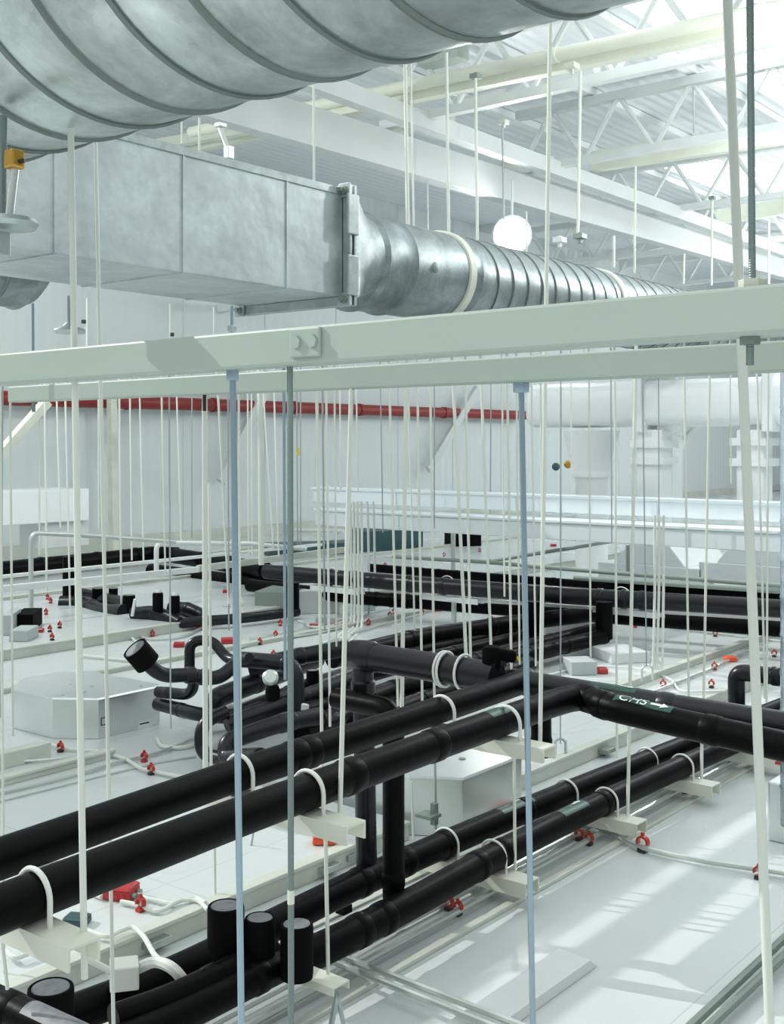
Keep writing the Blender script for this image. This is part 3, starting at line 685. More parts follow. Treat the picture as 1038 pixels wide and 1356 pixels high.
# ------------------------------------------------------------------ right-edge black elbow and pipe
zz = .62; a = PZ(975, 960, .12); tp = Vector((a.x, a.y, 0)); 
tz = PX(976, 890, a.x).z
pipe('black elbow pipe at the right, rising and turning right beside the cream rod', [a, Vector((a.x, a.y, tz)), Vector((a.x + .02, a.y - 1.2, tz + .02))], .062, .07, (.42, .52, .60), jr=1.12, m='blacks')
a2 = a + Vector((.15, -.42, 0)); pipe('second black pipe standing behind the cream rod at the right edge', [a2, a2 + Vector((0, 0, .35)), a2 + Vector((.3, -1, .35))], .062, .07, ())
# ------------------------------------------------------------------ pipes round the left unit
def dp(label, pts, r, b=.1, j=(), m='blacks', **k): return pipe(label, [PD(x, y, d) for x, y, d in pts], r * .88, b, j, m=m, **k)
t, at = dp('black flared pipe with grey open end lifting up left beside the zinc unit', [(181, 864, 7.3), (213, 896, 7.4), (250, 893, 7.5), (288, 900, 7.6), (312, 880, 7.7)], .052, .13, (.55, .68), jr=1.2)
e0, e1 = PD(178, 858, 7.3), PD(197, 880, 7.35); ax = (e0 - e1).normalized()
q = MB(); q.lathe(e1, ax, [(0, .06), (.01, .083), ((e0 - e1).length, .083), ((e0 - e1).length - .01, .07)], 26); q.build('foam_sleeve', 'blackm', t)
q = MB(); q.lathe(e0 - ax * .008, ax, [(0, .07), (.006, .066), (.007, .02)], 22); q.build('cap_disc', 'captop_sheen', t)
dp('black pipe hooking over in an upside down U behind the zinc unit', [(251, 885, 8.3), (251, 849, 8.3), (281, 847, 8.3), (303, 876, 8.2), (330, 872, 8.0)], .043, .11)
dp('black pipe from the unit outlet bending up, upper outlet', [(209, 916, 8.4), (248, 920, 8.2), (256, 912, 8.1), (256, 896, 8.0)], .045, .08, (.2,))
dp('black pipe from the unit outlet bending away right, lower outlet', [(209, 932, 8.45), (262, 946, 8.0), (300, 950, 7.9), (345, 936, 8.2)], .055, .12, (.3,))
dp('black pipe along the top of the cluster dropping behind the dark rod', [(318, 873, 8.2), (392, 879, 8.0), (393, 990, 7.9)], .063, .12, (.4,))
dp('black pipe running right from the cluster to the crossing pipe', [(330, 885, 8.6), (380, 872, 8.6), (460, 858, 8.8)], .07, .1, (.5,))
dp('fat black pipe of the cluster, upper row', [(284, 948, 8.4), (284, 925, 8.4), (345, 902, 8.7), (420, 872, 9.3)], .085, .16, (.4,))
dp('fat black pipe of the cluster, second row', [(320, 945, 8.0), (352, 932, 8.1), (400, 914, 8.4), (470, 890, 9.0)], .075, .12, (.35, .5))
dp('fat black pipe of the cluster, third row', [(300, 960, 7.7), (370, 934, 7.9), (470, 898, 8.4)], .062, .1, (.4, .55))
dp('black pipe looping back in a U at the left of the cluster', [(300, 942, 7.7), (266, 958, 7.6), (266, 998, 7.6), (310, 1008, 7.3)], .050, .14)
dp('fat black pipe looping back in a U at the front of the cluster', [(425, 948, 7.7), (370, 958, 7.5), (300, 982, 7.4), (300, 1004, 7.35), (345, 1003, 7.0)], .066, .12, (.2, .25))
dp('black pipe lowest of the cluster running right', [(390, 975, 7.7), (440, 955, 7.9), (500, 930, 8.3)], .06, .1, (.4,))
stub(414, 887, 17, 34, 0, 'black capped stub beside the red box in the middle cluster', d=8.4)
stub(392, 893, 12, 45, 0, 'slim black stub behind the dark threaded rod in the cluster', d=8.45)
beam('pipe_cover', PD(404, 932, 7.8), PD(402, 972, 7.8), .05, .03, 'steelw', 'white tilted plate strip beside the cluster drop pipe', 'plate')
t = thing('gauge_valve', 'silver capped valve standing on the black pipe cluster', 'valve', PD(361, 940, 7.9))
q = MB(); q.lathe(PD(361, 945, 7.9), (0, 0, 1), [(0, .05), (.16, .05), (.19, .04)], 16); q.build('valve_body', 'blackm', t)
q = MB(); q.lathe(PD(358, 898, 7.9), (EYE - PD(358, 898, 7.9)).normalized() + Vector((0, 0, .3)), [(-.02, .03), (0, .055), (.02, .055), (.035, .04), (.036, .02)], 20); q.build('silver_cap', 'conduit', t)
# back left cluster
dp('far left black pipe lump nearest the wall', [(80, 800, 14.3), (112, 800, 14.3), (135, 812, 13.8), (165, 812, 13.5)], .12, .2, (.4,))
dp('far left black pipe arm behind the lump', [(108, 790, 14.6), (140, 796, 14.4), (170, 803, 14)], .12, .2, ())
stub(130, 779, 16, 26, 0, 'far left black stub, left of two behind the cream rod', d=14.4)
stub(150, 779, 12, 22, 0, 'far left black stub, right of two behind the cream rod', d=14.4)
stub(171, 788, 16, 30, 0, 'far left black stub beside the white tilted plate', d=13.6)
beam('white_plate', PD(179, 793, 13.0), PD(175, 816, 13.0), .05, .03, 'steelw', 'white tilted plate on the far left black pipes', 'plate')
dp('far black pipe with a twisted bulge, left part', [(176, 813, 13.2), (203, 810, 13.1), (222, 817, 13), (238, 826, 12.9)], .085, .2, (.45,))
dp('far black pipe with a twisted bulge, right part', [(226, 806, 13.4), (248, 806, 13.3), (268, 816, 13.2)], .09, .2, (.5,))
dp('long thin black pipe running right from the twisted bulge', [(236, 826, 12.9), (270, 822, 13), (320, 819, 13.2), (394, 810, 13.8)], .065, .15, (.4,))
for px, py, lb in ((209, 790, 'left'), (231, 794, 'right')):
    t = thing('capped_valve', 'far black valve stub with silver top, %s of two' % lb, 'valve', PD(px, py + 16, 13))
    q = MB(); q.lathe(PD(px, py + 18, 13), (0, 0, 1), [(0, .06), (.18, .06), (.2, .05)], 14); q.build('valve_body', 'blackm', t)
    q = MB(); q.lathe(PD(px, py + 1, 13), (0, 0, 1), [(-.03, .03), (.0, .05), (.06, .05), (.09, .03)], 14); q.build('silver_cap', 'conduit', t)
# ================================================================== channel brackets with U-bolts
def bracket(X, ya, yb, ztop, w, h, bolts, label, m='cream'):
    t = thing('pipe_bracket', label, 'bracket', (X, (ya + yb) / 2, ztop - h), 'channel brackets under the black pipes')
    q = MB(); th = .006
    q.box((X - w / 2, ya, ztop - th), (X + w / 2, yb, ztop)); q.box((X - w / 2, ya, ztop - h), (X - w / 2 + th, yb, ztop - th)); q.box((X + w / 2 - th, ya, ztop - h), (X + w / 2, yb, ztop - th))
    q.build('channel', m, t, False)
    for (y, zc, r) in bolts:
        pts = [Vector((X, y + r, ztop - .02))] + [Vector((X, y + r * math.cos(a), zc + r * math.sin(a))) for a in [math.pi * k / 14 for k in range(15)]] + [Vector((X, y - r, ztop - .02))]
        q = MB(); q.tube(pts, .0065, 8); q.build('u_bolt', 'strap', t)
    return t
for (pa, pb, lab, ext) in (((-150, 1190), (45, 1186), 'cream channel bracket under the front pipe pair at the left edge', 0), ((317, 1025), (408, 1048), 'cream channel bracket under the front pipe pair, in the middle by the dark rod', 0), ((575, 945), (670, 957), 'cream channel bracket under the front pipe pair, at right near the elbow', 0)):
    qb = PZ(*pb, zA); X = qb.x; yB = qb.y; yA = [p for p in (Apts[0].lerp(Apts[1], .5), PZ(317, 1025, zA), PZ(575, 945, zA))][('left' in lab and 0) or ('middle' in lab and 1) or 2].y
    bracket(X, yB - .18, yA + .2, zA - RB - .004, .082, .05, [(yA, zA, RA * 1.13), (yB, zA, RB * 1.13)], lab)
for (px, py, lab) in ((653, 1133, 'nearest'), (802, 1061, 'middle'), (903, 1015, 'farthest')):
    qd = PZ(px, py, zF); r0 = [PZ(583, 1120, zF), PZ(745, 1052, zF), PZ(842, 1013, zF)][['nearest', 'middle', 'farthest'].index(lab)]
    bracket(qd.x, qd.y - .22, r0.y + .17, zF - rF - .004, .12, .07, [(r0.y, zF, rF * 1.12), (qd.y, zF, rF * 1.12)], 'cream channel bracket under the two black floor pipes, %s of three' % lab)
qd = PZ(985, 985, zF); bracket(qd.x + .1, qd.y - .3, qd.y + .3, .128, .12, .07, [], 'cream channel bracket under the floor pipes beside the thick cream rod')
X = PZ(640, 790, .62).x; 
pe = PZ(592, 776, .6); bracket(pe.x, pe.y - .45, pe.y + .3, zE - .105, .12, .06, [(pe.y, zE, .112)], 'white bracket under the upper far pipe, left of the right blue rod', 'steelw')
pe = PZ(823, 792, .6); bracket(pe.x, pe.y - .45, pe.y + .3, zE - .105, .12, .06, [(pe.y, zE, .112)], 'white bracket under the upper far pipe at right', 'steelw')
pe = PZ(440, 765, .6); bracket(pe.x, pe.y - .45, pe.y + .3, zE - .105, .12, .06, [(pe.y, zE, .112)], 'white bracket under the upper far pipe beside the white cable bundle', 'steelw')
# bracket with strut legs at the bottom of the rod, right of the stubs
p = PZ(425, 1293, .22); bracket(p.x, p.y - .10, p.y + .16, .22, .09, .03, [], 'rusty cream bracket plate right of the capped stubs')
t = thing('support_leg', 'grey steel leg strut under the bracket plate right of the stubs', 'leg', PZ(425, 1330, .0))
q = MB(); b0 = Vector((p.x, p.y - .08, .18)); q.bar(b0, b0 + Vector((-.03, .02, -.18)), .03, .012); q.build('leg', 'galv', t, False)
q = MB(); q.bar(b0, b0 + Vector((.03, -.02, -.18)), .03, .012); q.build('leg', 'galv', t, False)
# ================================================================== filter / fan units
def casing(poly, z0, z1, name, label, m='unit', cat='filter unit', lid=True):
    cx = sum(p[0] for p in poly) / len(poly); cy = sum(p[1] for p in poly) / len(poly)
    t = thing(name, label, cat, (cx, cy, z0)); q = MB(); q.prism(poly, z0, z1 - .012); q.build('casing', m, t, False, bevel=.004)
    if lid:
        q = MB(); q.prism([(cx + (p[0] - cx) * 1.012, cy + (p[1] - cy) * 1.012) for p in poly], z1 - .012, z1, .015); q.build('lid', m, t, False)
    return t
# left unit
x0, x1, y0, y1 = 4.93, 5.68, 6.74, 7.75; ch = .24
t = casing([(x0 + ch * .8, y0), (x1, y0), (x1 + .02, y0 + .05), (x1 + .02, y1 - .15), (x1 - .2, y1), (x0 + .25, y1), (x0, y1 - .25), (x0, y0 + ch + .03)], .101, .39, 'filter_unit', 'zinc octagonal filter unit at left with printed label and black square mark')
q = MB(); pa = PY(117, 960, y0 - .004); s = .028
for (dx0, dz0, dx1, dz1) in ((-s, -s, s, -s + .006), (-s, s - .006, s, s), (-s, -s, -s + .006, s), (s - .006, -s, s, s)):
    q.box((pa.x + .33 * 0 + dx0, y0 - .003, pa.z + dz0), (pa.x + dx1, y0 + .001, pa.z + dz1))
q.v = [v + Vector((max(0, x0 + ch * .8 + .05 - pa.x), 0, 0)) for v in q.v]
q.build('square_mark', 'blackink', t, False)
q = MB(); pl_ = PY(193, 961, y0 - .003); q.box((pl_.x - .065, y0 - .003, pl_.z - .055), (pl_.x + .065, y0 + .001, pl_.z + .035)); lb = q.build('paper_label', 'paper', t, False)
q = MB(); q.box((pl_.x - .055, y0 - .0045, pl_.z + .016), (pl_.x + .03, y0 - .003, pl_.z + .026)); q.build('printed_line', 'blackink', lb, False)
for (px, py) in ((83, 920), (93, 906), (122, 909), (187, 909), (112, 916)):
    p = PZ(px, py, .391); q = MB(); q.lathe(p, (0, 0, 1), [(0, .014), (.005, .014), (.008, .006)], 10); q.build('screw', 'conduit', t)
q = MB(); q.box((x1 + .015, y0 + .08, .14), (x1 + .035, y0 + .34, .37)); q.build('side_plate', 'greyg', t, False)
# middle unit
x0, x1, y0, y1 = 5.29, 5.90, 3.72, 4.62
t = casing([(x0, y0), (x1, y0), (x1, y1), (5.16, y1), (5.14, 3.98)], .003, .335, 'filter_unit', 'zinc filter unit casing in the middle behind the black risers')
p = PZ(612, 1005, .336); q = MB(); q.lathe(p, (0, 0, 1), [(0, .02), (.005, .02), (.006, .01)], 12); q.build('screw', 'greyg', t)
# far units
def unitbox(px0, px1, pyb, pyt, z0, dep, name, label, m, ang=0, cat='box'):
    z0 = floorz(px0, pyb)
    a = PZ(px0, pyb, z0); D = depth(a); w = (px1 - px0) / FPX * D; h = (pyb - pyt) / FPX * D
    t = MB(); u = RGT * w; v = FWD * dep; o = a
    u = Vector((u.x * math.cos(ang) - u.y * math.sin(ang), u.x * math.sin(ang) + u.y * math.cos(ang), 0)); v = Vector((v.x * math.cos(ang) - v.y * math.sin(ang), v.x * math.sin(ang) + v.y * math.cos(ang), 0))
    z = Vector((0, 0, h)); t.hexa([o, o + u, o + u + v, o + v, o + z, o + u + z, o + u + v + z, o + v + z])
    return tag(t.build(name, m, smooth=False, bevel=.006), label, cat)
unitbox(337, 392, 813, 783, .101, .7, 'filter_unit', 'olive grey unit casing far back left of the dark threaded rod', 'greyg', -.25, 'filter unit')
unitbox(396, 450, 813, 783, .101, .8, 'filter_unit', 'white unit casing far back right of the dark threaded rod', 'panel', .12, 'filter unit')
unitbox(757, 792, 895, 877, .101, .28, 'junction_box', 'grey plastic box on the floor beside a red box, right of the right blue rod', 'greybox', .15)
unitbox(478, 497, 809, 794, .101, .3, 'junction_box', 'small grey box beside the white cable bundle, far back', 'greybox')
unitbox(294, 320, 815, 803, .101, .25, 'junction_box', 'small grey box behind the left blue rod, far back', 'greybox')
unitbox(12, 37, 850, 835, .101, .35, 'junction_box', 'grey box at the left edge in front of the black case', 'greybox')
unitbox(18, 43, 836, 814, .101, .5, 'control_case', 'black case at the left edge behind a grey box', 'blackm', .1)
unitbox(0, 14, 842, 815, .101, .5, 'junction_box', 'grey box at the very left edge beside the black case', 'greybox', .1)
unitbox(600, 640, 724, 708, .2, .5, 'control_case', 'black case far back right of the teal box', 'blackm', .3)
unitbox(482, 570, 731, 704, .2, .8, 'equipment_box', 'dark teal equipment box far back by the wall', 'teal', .45, 'equipment')
unitbox(357, 480, 737, 722, .2, .6, 'equipment_box', 'low dark teal box strip left of the teal equipment box', 'teal', .35, 'equipment')
unitbox(812, 862, 868, 835, .101, .5, 'filter_unit', 'white box casing on the floor right of the far vertical pipe', 'panel', .2, 'filter unit') if False else None
unitbox(722, 788, 845, 822, .101, .7, 'filter_unit', 'white casing between the far pipes right of the right blue rod', 'panel', .35, 'filter unit')
unitbox(812, 866, 880, 866, .101, .5, 'filter_unit', 'low white casing on the floor right of the far vertical pipe', 'panel', .3, 'filter unit')
unitbox(418, 444, 828, 818, .101, .3, 'junction_box', 'pale box far back beside an orange clip, right of the dark rod', 'greybox')
beam('strut_rail', PZ(590, 793, .47), PZ(1050, 821, .47), .03, .035, 'steelw', 'white rail strip running between the two far black pipes', 'rail')
cu = bpy.data.curves.new('scrawl', 'FONT'); cu.body = 'v/9'; cu.size = .075; cu.shear = .3
tmp = bpy.data.objects.new('tmp_scrawl', cu); C.objects.link(tmp); bpy.context.view_layer.update()
me = bpy.data.meshes.new_from_object(tmp.evaluated_get(bpy.context.evaluated_depsgraph_get())); bpy.data.objects.remove(tmp)
q = MB(); o_ = PZ(113, 997, .102); q.add([o_ + RGT * v.co.x + FWD * v.co.y * 1.3 for v in me.vertices], [tuple(p.vertices) for p in me.polygons])
q.build('hand_lettering', 'blackink', [o for o in C.objects if o.get('label', '').startswith('zinc octagonal')][0], False)
# ================================================================== rails at the left
def rail(p0, p1, Yr, hpx, m, label, cat='rail'):
    A = PY(*p0, Yr); B = PY(*p1, Yr); h = hpx / FPX * depth((A + B) / 2)
    return beam('strut_rail', A, B, .06, h, m, label, cat, bevel=.004)
rail((-10, 765), (425, 721), 11.8, 4, 'steelw', 'thin white rail crossing the left side, upper of the pair')
rail((-10, 781), (262, 754), 11.0, 8, 'steelw', 'pale rail crossing the left side, lower of the pair')
rail((262, 753), (455, 728), 11.0, 8, 'trim', 'cream rail running on right to the cable bundle')
def gpipe(label, pts, r, m='greyg', b=.1, name='steel_pipe', cat='pipe'):
    q = MB(); q.tube(fillet(pts, b), r, 10); return tag(q.build(name, m), label, cat)
gpipe('thin grey pipe frame standing at far left and running right', [PD(41, 850, 13.1), PD(41, 706, 13.1), PD(100, 708, 13.6), PD(232, 718, 14.4)], .028, 'conduit')
gpipe('thin white pipe rail leading right from the grey pipe frame', [PD(207, 760, 14.6), PD(207, 719, 14.6), PD(330, 720, 15.5), PD(405, 727, 16)], .032, 'steelw')
gpipe('thin grey pipe above the teal strip at the wall', [PD(390, 702, 20), PD(455, 703, 19.5)], .03, 'steelg')
gpipe('olive pipe running across behind the far pair', [PZ(520, 737, .9), PZ(640, 744, .9), PZ(780, 756, .9), PZ(1050, 777, .9)], .022, 'greyg', 0)
gpipe('olive pipe branching up right from the cross pipe', [PZ(648, 743, .9), PZ(780, 722, .95), PZ(815, 716, .95)], .022, 'greyg', 0)
gpipe('second olive pipe just below across behind the far pair', [PZ(760, 765, .85), PZ(1050, 784, .85)], .024, 'greyg', 0)
gpipe('short grey post on the olive pipe at right', [PX(831, 722, 11.2), PX(831, 760, 11.2)], .022, 'greyg', 0)
gpipe('thin zinc post standing far back right of the teal box', [PD(600, 756, 17), PD(600, 706, 17)], .035, 'conduit', 0)
gpipe('thin zinc post standing behind the far bracket', [PD(601, 830, 13), PD(601, 785, 13)], .03, 'conduit', 0)
# ================================================================== conduits on the floor
def conduit(label, pts, r=.013, m='conduit', sp=True, group=None):
    q = MB(); q.tube(spline(pts) if sp else pts, r, 8); return tag(q.build('conduit', m), label, 'conduit', group)
zf = .028
for i, (x0, y0, x1, y1) in enumerate(((426, 1272, 975, 975), (430, 1283, 985, 981), (434, 1293, 995, 987), (437.5, 1304, 1005, 994))):
    a, b = PZ(x0 - 60, y0 + 28, zf), PZ(x1, y1, zf); yy = [3.42, 3.33, 3.23, 3.12][i]
    conduit('long straight zinc conduit beside the front floor pipe, %s from the pipe' % ORD[i], [(2.4, yy, zf), (9.6, yy, zf)], .016, sp=False)
def zp(l, z): return [PZ(x, y, z) for x, y in l]
conduit('zinc conduit crossing the white floor at right under two red clips', zp([(765, 1084), (800, 1099), (850, 1122), (930, 1140), (1060, 1160), (1300, 1205)], .03), .014)
conduit('zinc conduit crossing the bottom floor, upper of the pair', zp([(440, 1262), (560, 1308), (700, 1362), (1000, 1478)], .07), .014, sp=True)
conduit('zinc conduit crossing the bottom floor, lower of the pair', zp([(432, 1270), (560, 1322), (690, 1374), (1000, 1500)], .07), .014, sp=True)
conduit('grey conduit in the lower right corner, left of the pair', zp([(700, 1560), (1200, 1091)], .04), .018, 'greyg', False)
conduit('grey conduit in the lower right corner, right of the pair', zp([(713, 1570), (1200, 1115)], .04), .018, 'greyg', False)
zp1 = .118
conduit('white conduit running from the unit across the panel at left', zp([(68, 986), (90, 992), (130, 995), (165, 1005), (185, 1017), (200, 1021), (245, 1030)], zp1), .012, 'flex')
conduit('zinc conduit from the edge block towards the unit', zp([(-10, 1010), (60, 1006), (105, 1000), (130, 995)], zp1), .010)
conduit('zinc conduit along the panel below the unit', zp([(-20, 1054), (95, 1027), (160, 1008), (215, 995), (262, 975), (300, 968)], zp1), .012)
conduit('white flexible conduit loop at the right foot of the unit', zp([(208, 978), (215, 988), (240, 990), (262, 985)], zp1), .014, 'flex')
conduit('thin conduit line on the panel left of the cream rod', zp([(-20, 1066), (60, 1046), (200, 1012), (260, 1002)], .108), .006)
conduit('white conduit from the red box to the panel edge, rear of two', zp([(178, 1180), (190, 1188), (210, 1193), (225, 1196), (240, 1192), (262, 1193), (275, 1205)], zp1), .010, 'flex')
conduit('white conduit from the red box through the red clip', zp([(160, 1194), (176, 1197), (192, 1202), (212, 1206), (235, 1194), (258, 1189), (272, 1196)], zp1), .011, 'flex')
conduit('white conduit behind the red box going left', zp([(100, 1172), (118, 1181), (134, 1188)], zp1), .010, 'flex')
conduit('white conduit arching over the panel edge below the red box', zp([(112, 1231), (140, 1240), (160, 1232), (176, 1228), (190, 1240), (203, 1262), (212, 1272)], .13), .011, 'flex')
conduit('white conduit curving at the left edge under the bracket', zp([(8, 1260), (20, 1268), (40, 1262), (58, 1256)], .13), .011, 'flex')
conduit('fat white flexible conduit arching from the ivory box to the black pipes', [PZ(181, 1283, .32), PZ(205, 1274, .36), PZ(229, 1283, .36), PZ(250, 1308, .28)], .020, 'flex')
conduit('thin white arm from the bracket rod to the ivory box', [PZ(112, 1268, .4), PZ(150, 1288, .34)], .012, 'flex', False)
conduit('white looping cable hung on the left bracket', [PZ(20, 1152, 1.1), PZ(45, 1146, 1.15), PZ(78, 1142, 1.1), PZ(60, 1152, 1.15), PZ(30, 1160, 1.12)], .008, 'flex')
conduit('thin conduit across the gully by the grey box, at right', zp([(700, 900), (770, 884), (828, 884), (860, 889), (888, 900), (905, 915), (960, 915)], .12), .009, 'flex')
conduit('zinc conduit in the gully running to the orange box at right', zp([(860, 918), (905, 900), (945, 884), (965, 874), (1000, 858)], .12), .014)
conduit('thin zinc conduit on the far floor at right through two red clips', zp([(838, 826), (945, 838), (1060, 852)], .12), .010)
conduit('thin conduit lines at the far left through red clips', zp([(43, 822), (80, 828), (121, 838), (150, 838)], .12), .012)
conduit('thin conduit at the far left below the clips', zp([(30, 843), (70, 845), (95, 838), (120, 830)], .12), .010)
conduit('olive conduit from the far red box bending right', zp([(155, 832), (170, 830), (182, 840), (200, 846), (240, 843), (268, 831)], .12), .014)
conduit('white conduit from the far red box curving down', zp([(158, 836), (172, 843), (180, 850)], .12), .012, 'flex')
conduit('cream conduit strip on the floor left of the middle rod', zp([(105, 868), (180, 875), (225, 872)], .12), .014, 'flex')
conduit('thin zinc conduit in the middle distance left of the dark rod', zp([(340, 872), (400, 860), (470, 838), (560, 812)], .12), .012)
conduit('second thin zinc conduit in the middle distance', zp([(310, 860), (345, 850), (420, 838), (490, 822)], .12), .010)
conduit('third thin zinc conduit in the middle distance, farther back', zp([(330, 845), (365, 840), (430, 826), (520, 805)], .12), .010)
conduit('white conduit curl by the far unit right of the dark rod', zp([(395, 822), (404, 825), (412, 830), (440, 828), (470, 815)], .12), .012, 'flex')
# white cable bundle (vertical) in the middle
for i, (xt, xb, ye) in enumerate(((463, 466, 835), (468, 470, 837), (473, 475, 838), (478, 480, 840), (486, 489, 826), (494, 497, 815))):
    top = PD(xt, 560 if i < 4 else 690, 12.0); b = PZ(xb, ye - 12, .12); d = depth(b)
    top = PD(xt, 664, d)
    e = PZ(xb - 22 + i * 1.5, ye + 10, .12)
    q = MB(); q.tube(fillet([top, PD((xt + xb) / 2, 700, d), PD(xb, ye - 8, d), e], .25), .015, 8)
    tag(q.build('cable', 'flex' if i < 4 else 'steelg'), 'white cable hanging in the middle bundle, %s from the left of six' % ORD[i], 'cable', 'hanging cable bundle in the middle')
for i, (xt, xb) in enumerate(((867, 866), (872.5, 871), (878.5, 878))):
    b = PZ(xb, 892, .12); d = depth(b); q = MB(); q.tube(fillet([PD(xt, 700 - 18, d), PD(xt, 780, d), PD(xb - 1, 880, d), PZ(xb - 6, 895, .115)], .1), .013, 8)
    tag(q.build('cable', 'flex'), 'white cable hanging in the right bundle, %s from the left of three' % ORD[i], 'cable', 'hanging cable bundle at right')
# ================================================================== clips and boxes
def make_clip(kind):
    t = thing('conduit_clip', 'x', 'clip'); m = {'red': 'redc', 'black': 'black_bolt', 'dark': 'red'}[kind]
    q = MB(); q.box((-.022, -.022, 0), (.022, .022, .022)); q.build('clip_base', 'black_bolt' if kind != 'dark' else 'red', t, False, bevel=.003)
    q = MB()
    vs = []; 
    for x in (-.014, .014):
        for k in range(13):
            a = -math.pi * .15 + math.pi * 1.3 * k / 12
            for rr in (.022, .034): vs.append((x, rr * math.cos(a), .05 + rr * math.sin(a)))
    n = 26; fs = []
    for k in range(12):
        i = 2 * k; fs += [(i, i + 1, i + 3, i + 2), (n + i, n + i + 2, n + i + 3, n + i + 1), (i + 1, n + i + 1, n + i + 3, i + 3), (i, i + 2, n + i + 2, n + i)]
    fs += [(0, n, n + 1, 1), (24, 25, n + 25, n + 24)]
    q.add(vs, fs); q.box((-.014, -.012, .018), (.014, .012, .03)); rg = q.build('clip_ring', m, t)
    q = MB(); q.box((-.009, -.008, .078), (.009, .008, .10)); q.build('clip_screw', m, rg, False, bevel=.002)
    return t
protos = {}
def clip(px, py, z, label, kind='red', group=None, sc=.78):
    if z < .25: z = floorz(px, py + 4)
    p = PZ(px, py + 4, z)
    if kind not in protos: o = protos[kind] = make_clip(kind); o.location = p
    else: o = dup(protos[kind], p)
    o['label'] = label; o.scale = (sc, sc, sc)
    if group: o['group'] = group
    return o
G1 = 'clips on the straight conduits'
for (nm, l) in (('nearest', ((579, 1196, 'black'), (594, 1201, 'red'), (606, 1208, 'red'))), ('middle', ((754, 1105, 'black'), (767, 1109, 'red'), (780, 1115, 'red'))), ('farthest', ((886, 1040, 'black'), (897, 1041, 'red'), (907, 1046, 'red')))):
    for i, (x, y, k) in enumerate(l): clip(x, y, .003, '%s conduit clip, %s from the left in the %s row on the straight conduits' % ('black' if k == 'black' else 'red', ORD[i], nm), k, G1)
clip(851, 1124, .003, 'red clip on the conduit crossing the white floor at right', 'red', None, 1.05)
clip(1004, 1160, .003, 'red clip half hidden behind the thick cream rod at right', 'red')
G2 = 'red conduit clips on the floor panels'
for (x, y, lab, k) in (
    (80, 992, 'red clip on the white conduit left of the unit mark', 'red'), (191, 1005, 'red clip alone on the panel right below the unit', 'dark'), (200, 1022, 'red clip on the white conduit near the upper front pipe', 'red'),
    (186, 1203, 'red clip on the conduit right of the red box at lower left', 'dark'),
    (66, 833, 'red clip at far left, left of two side by side', 'red'), (79, 828, 'red clip at far left, right of two side by side', 'red'), (69, 844, 'orange red clip at far left below the pair', 'red'), (121, 841, 'red clip at far left between the two cream rods', 'red'),
    (63, 790, 'dark red clip far back left above the black case, left one', 'dark'), (67, 795, 'dark red clip far back left above the black case, right one', 'dark'), (61, 810, 'red clip just behind the black case at left', 'dark'),
    (365, 840, 'red clip in the middle distance just left of the dark rod', 'red'), (344, 850, 'red clip right of the left blue rod', 'red'), (362, 867, 'red clip lowest left of the dark rod, above the black pipe', 'red'), (371, 825, 'brown red clip far left of the dark rod', 'dark'),
    (488, 824, 'red clip at the foot of the cable bundle', 'dark'), (489, 747, 'dark red clip far back beside the short cream post', 'dark'), (510, 747, 'dark red clip far back right of the short cream post', 'dark'),
    (516, 814, 'small red clip right of the cable bundle, left one', 'dark'), (522, 809, 'small red clip right of the cable bundle, right one', 'dark'), (559, 810, 'dark red clip left of the far red box', 'dark'), (642, 808, 'red clip far back left of the right blue rod', 'red'), (651, 820, 'dark red clip below left of the right blue rod', 'dark'), (565, 836, 'dark red clip just above the long black pipe', 'dark'),
    (588, 733, 'brown clip far back on the rear platform, left', 'dark'), (635, 727, 'brown clip far back on the rear platform, right', 'dark'),
    (841, 827, 'red clip just under the far pipes at right', 'dark'), (947, 839, 'red clip on the far floor left of the thick cream rod', 'red'), (1025, 866, 'red clip at the right edge beyond the cream rod', 'red'), (946, 883, 'dark brown clip in the gully left of the orange box', 'dark'), (878, 907, 'red clip in the gully below the ring hook', 'dark'), (942, 907, 'red clip on the white panel below the orange box', 'red'),
    (191, 851, 'red clip just above the flared pipe end', 'red'), (202, 839, 'red clip right of the far red box', 'dark'), (30, 1032, 'x', 'red')):
    if lab != 'x': clip(x, y, .101 if y > 735 else .2, lab, k, G2)
clip(1031, 1008, .335, 'red clip on top of the unit at the right edge', 'dark')
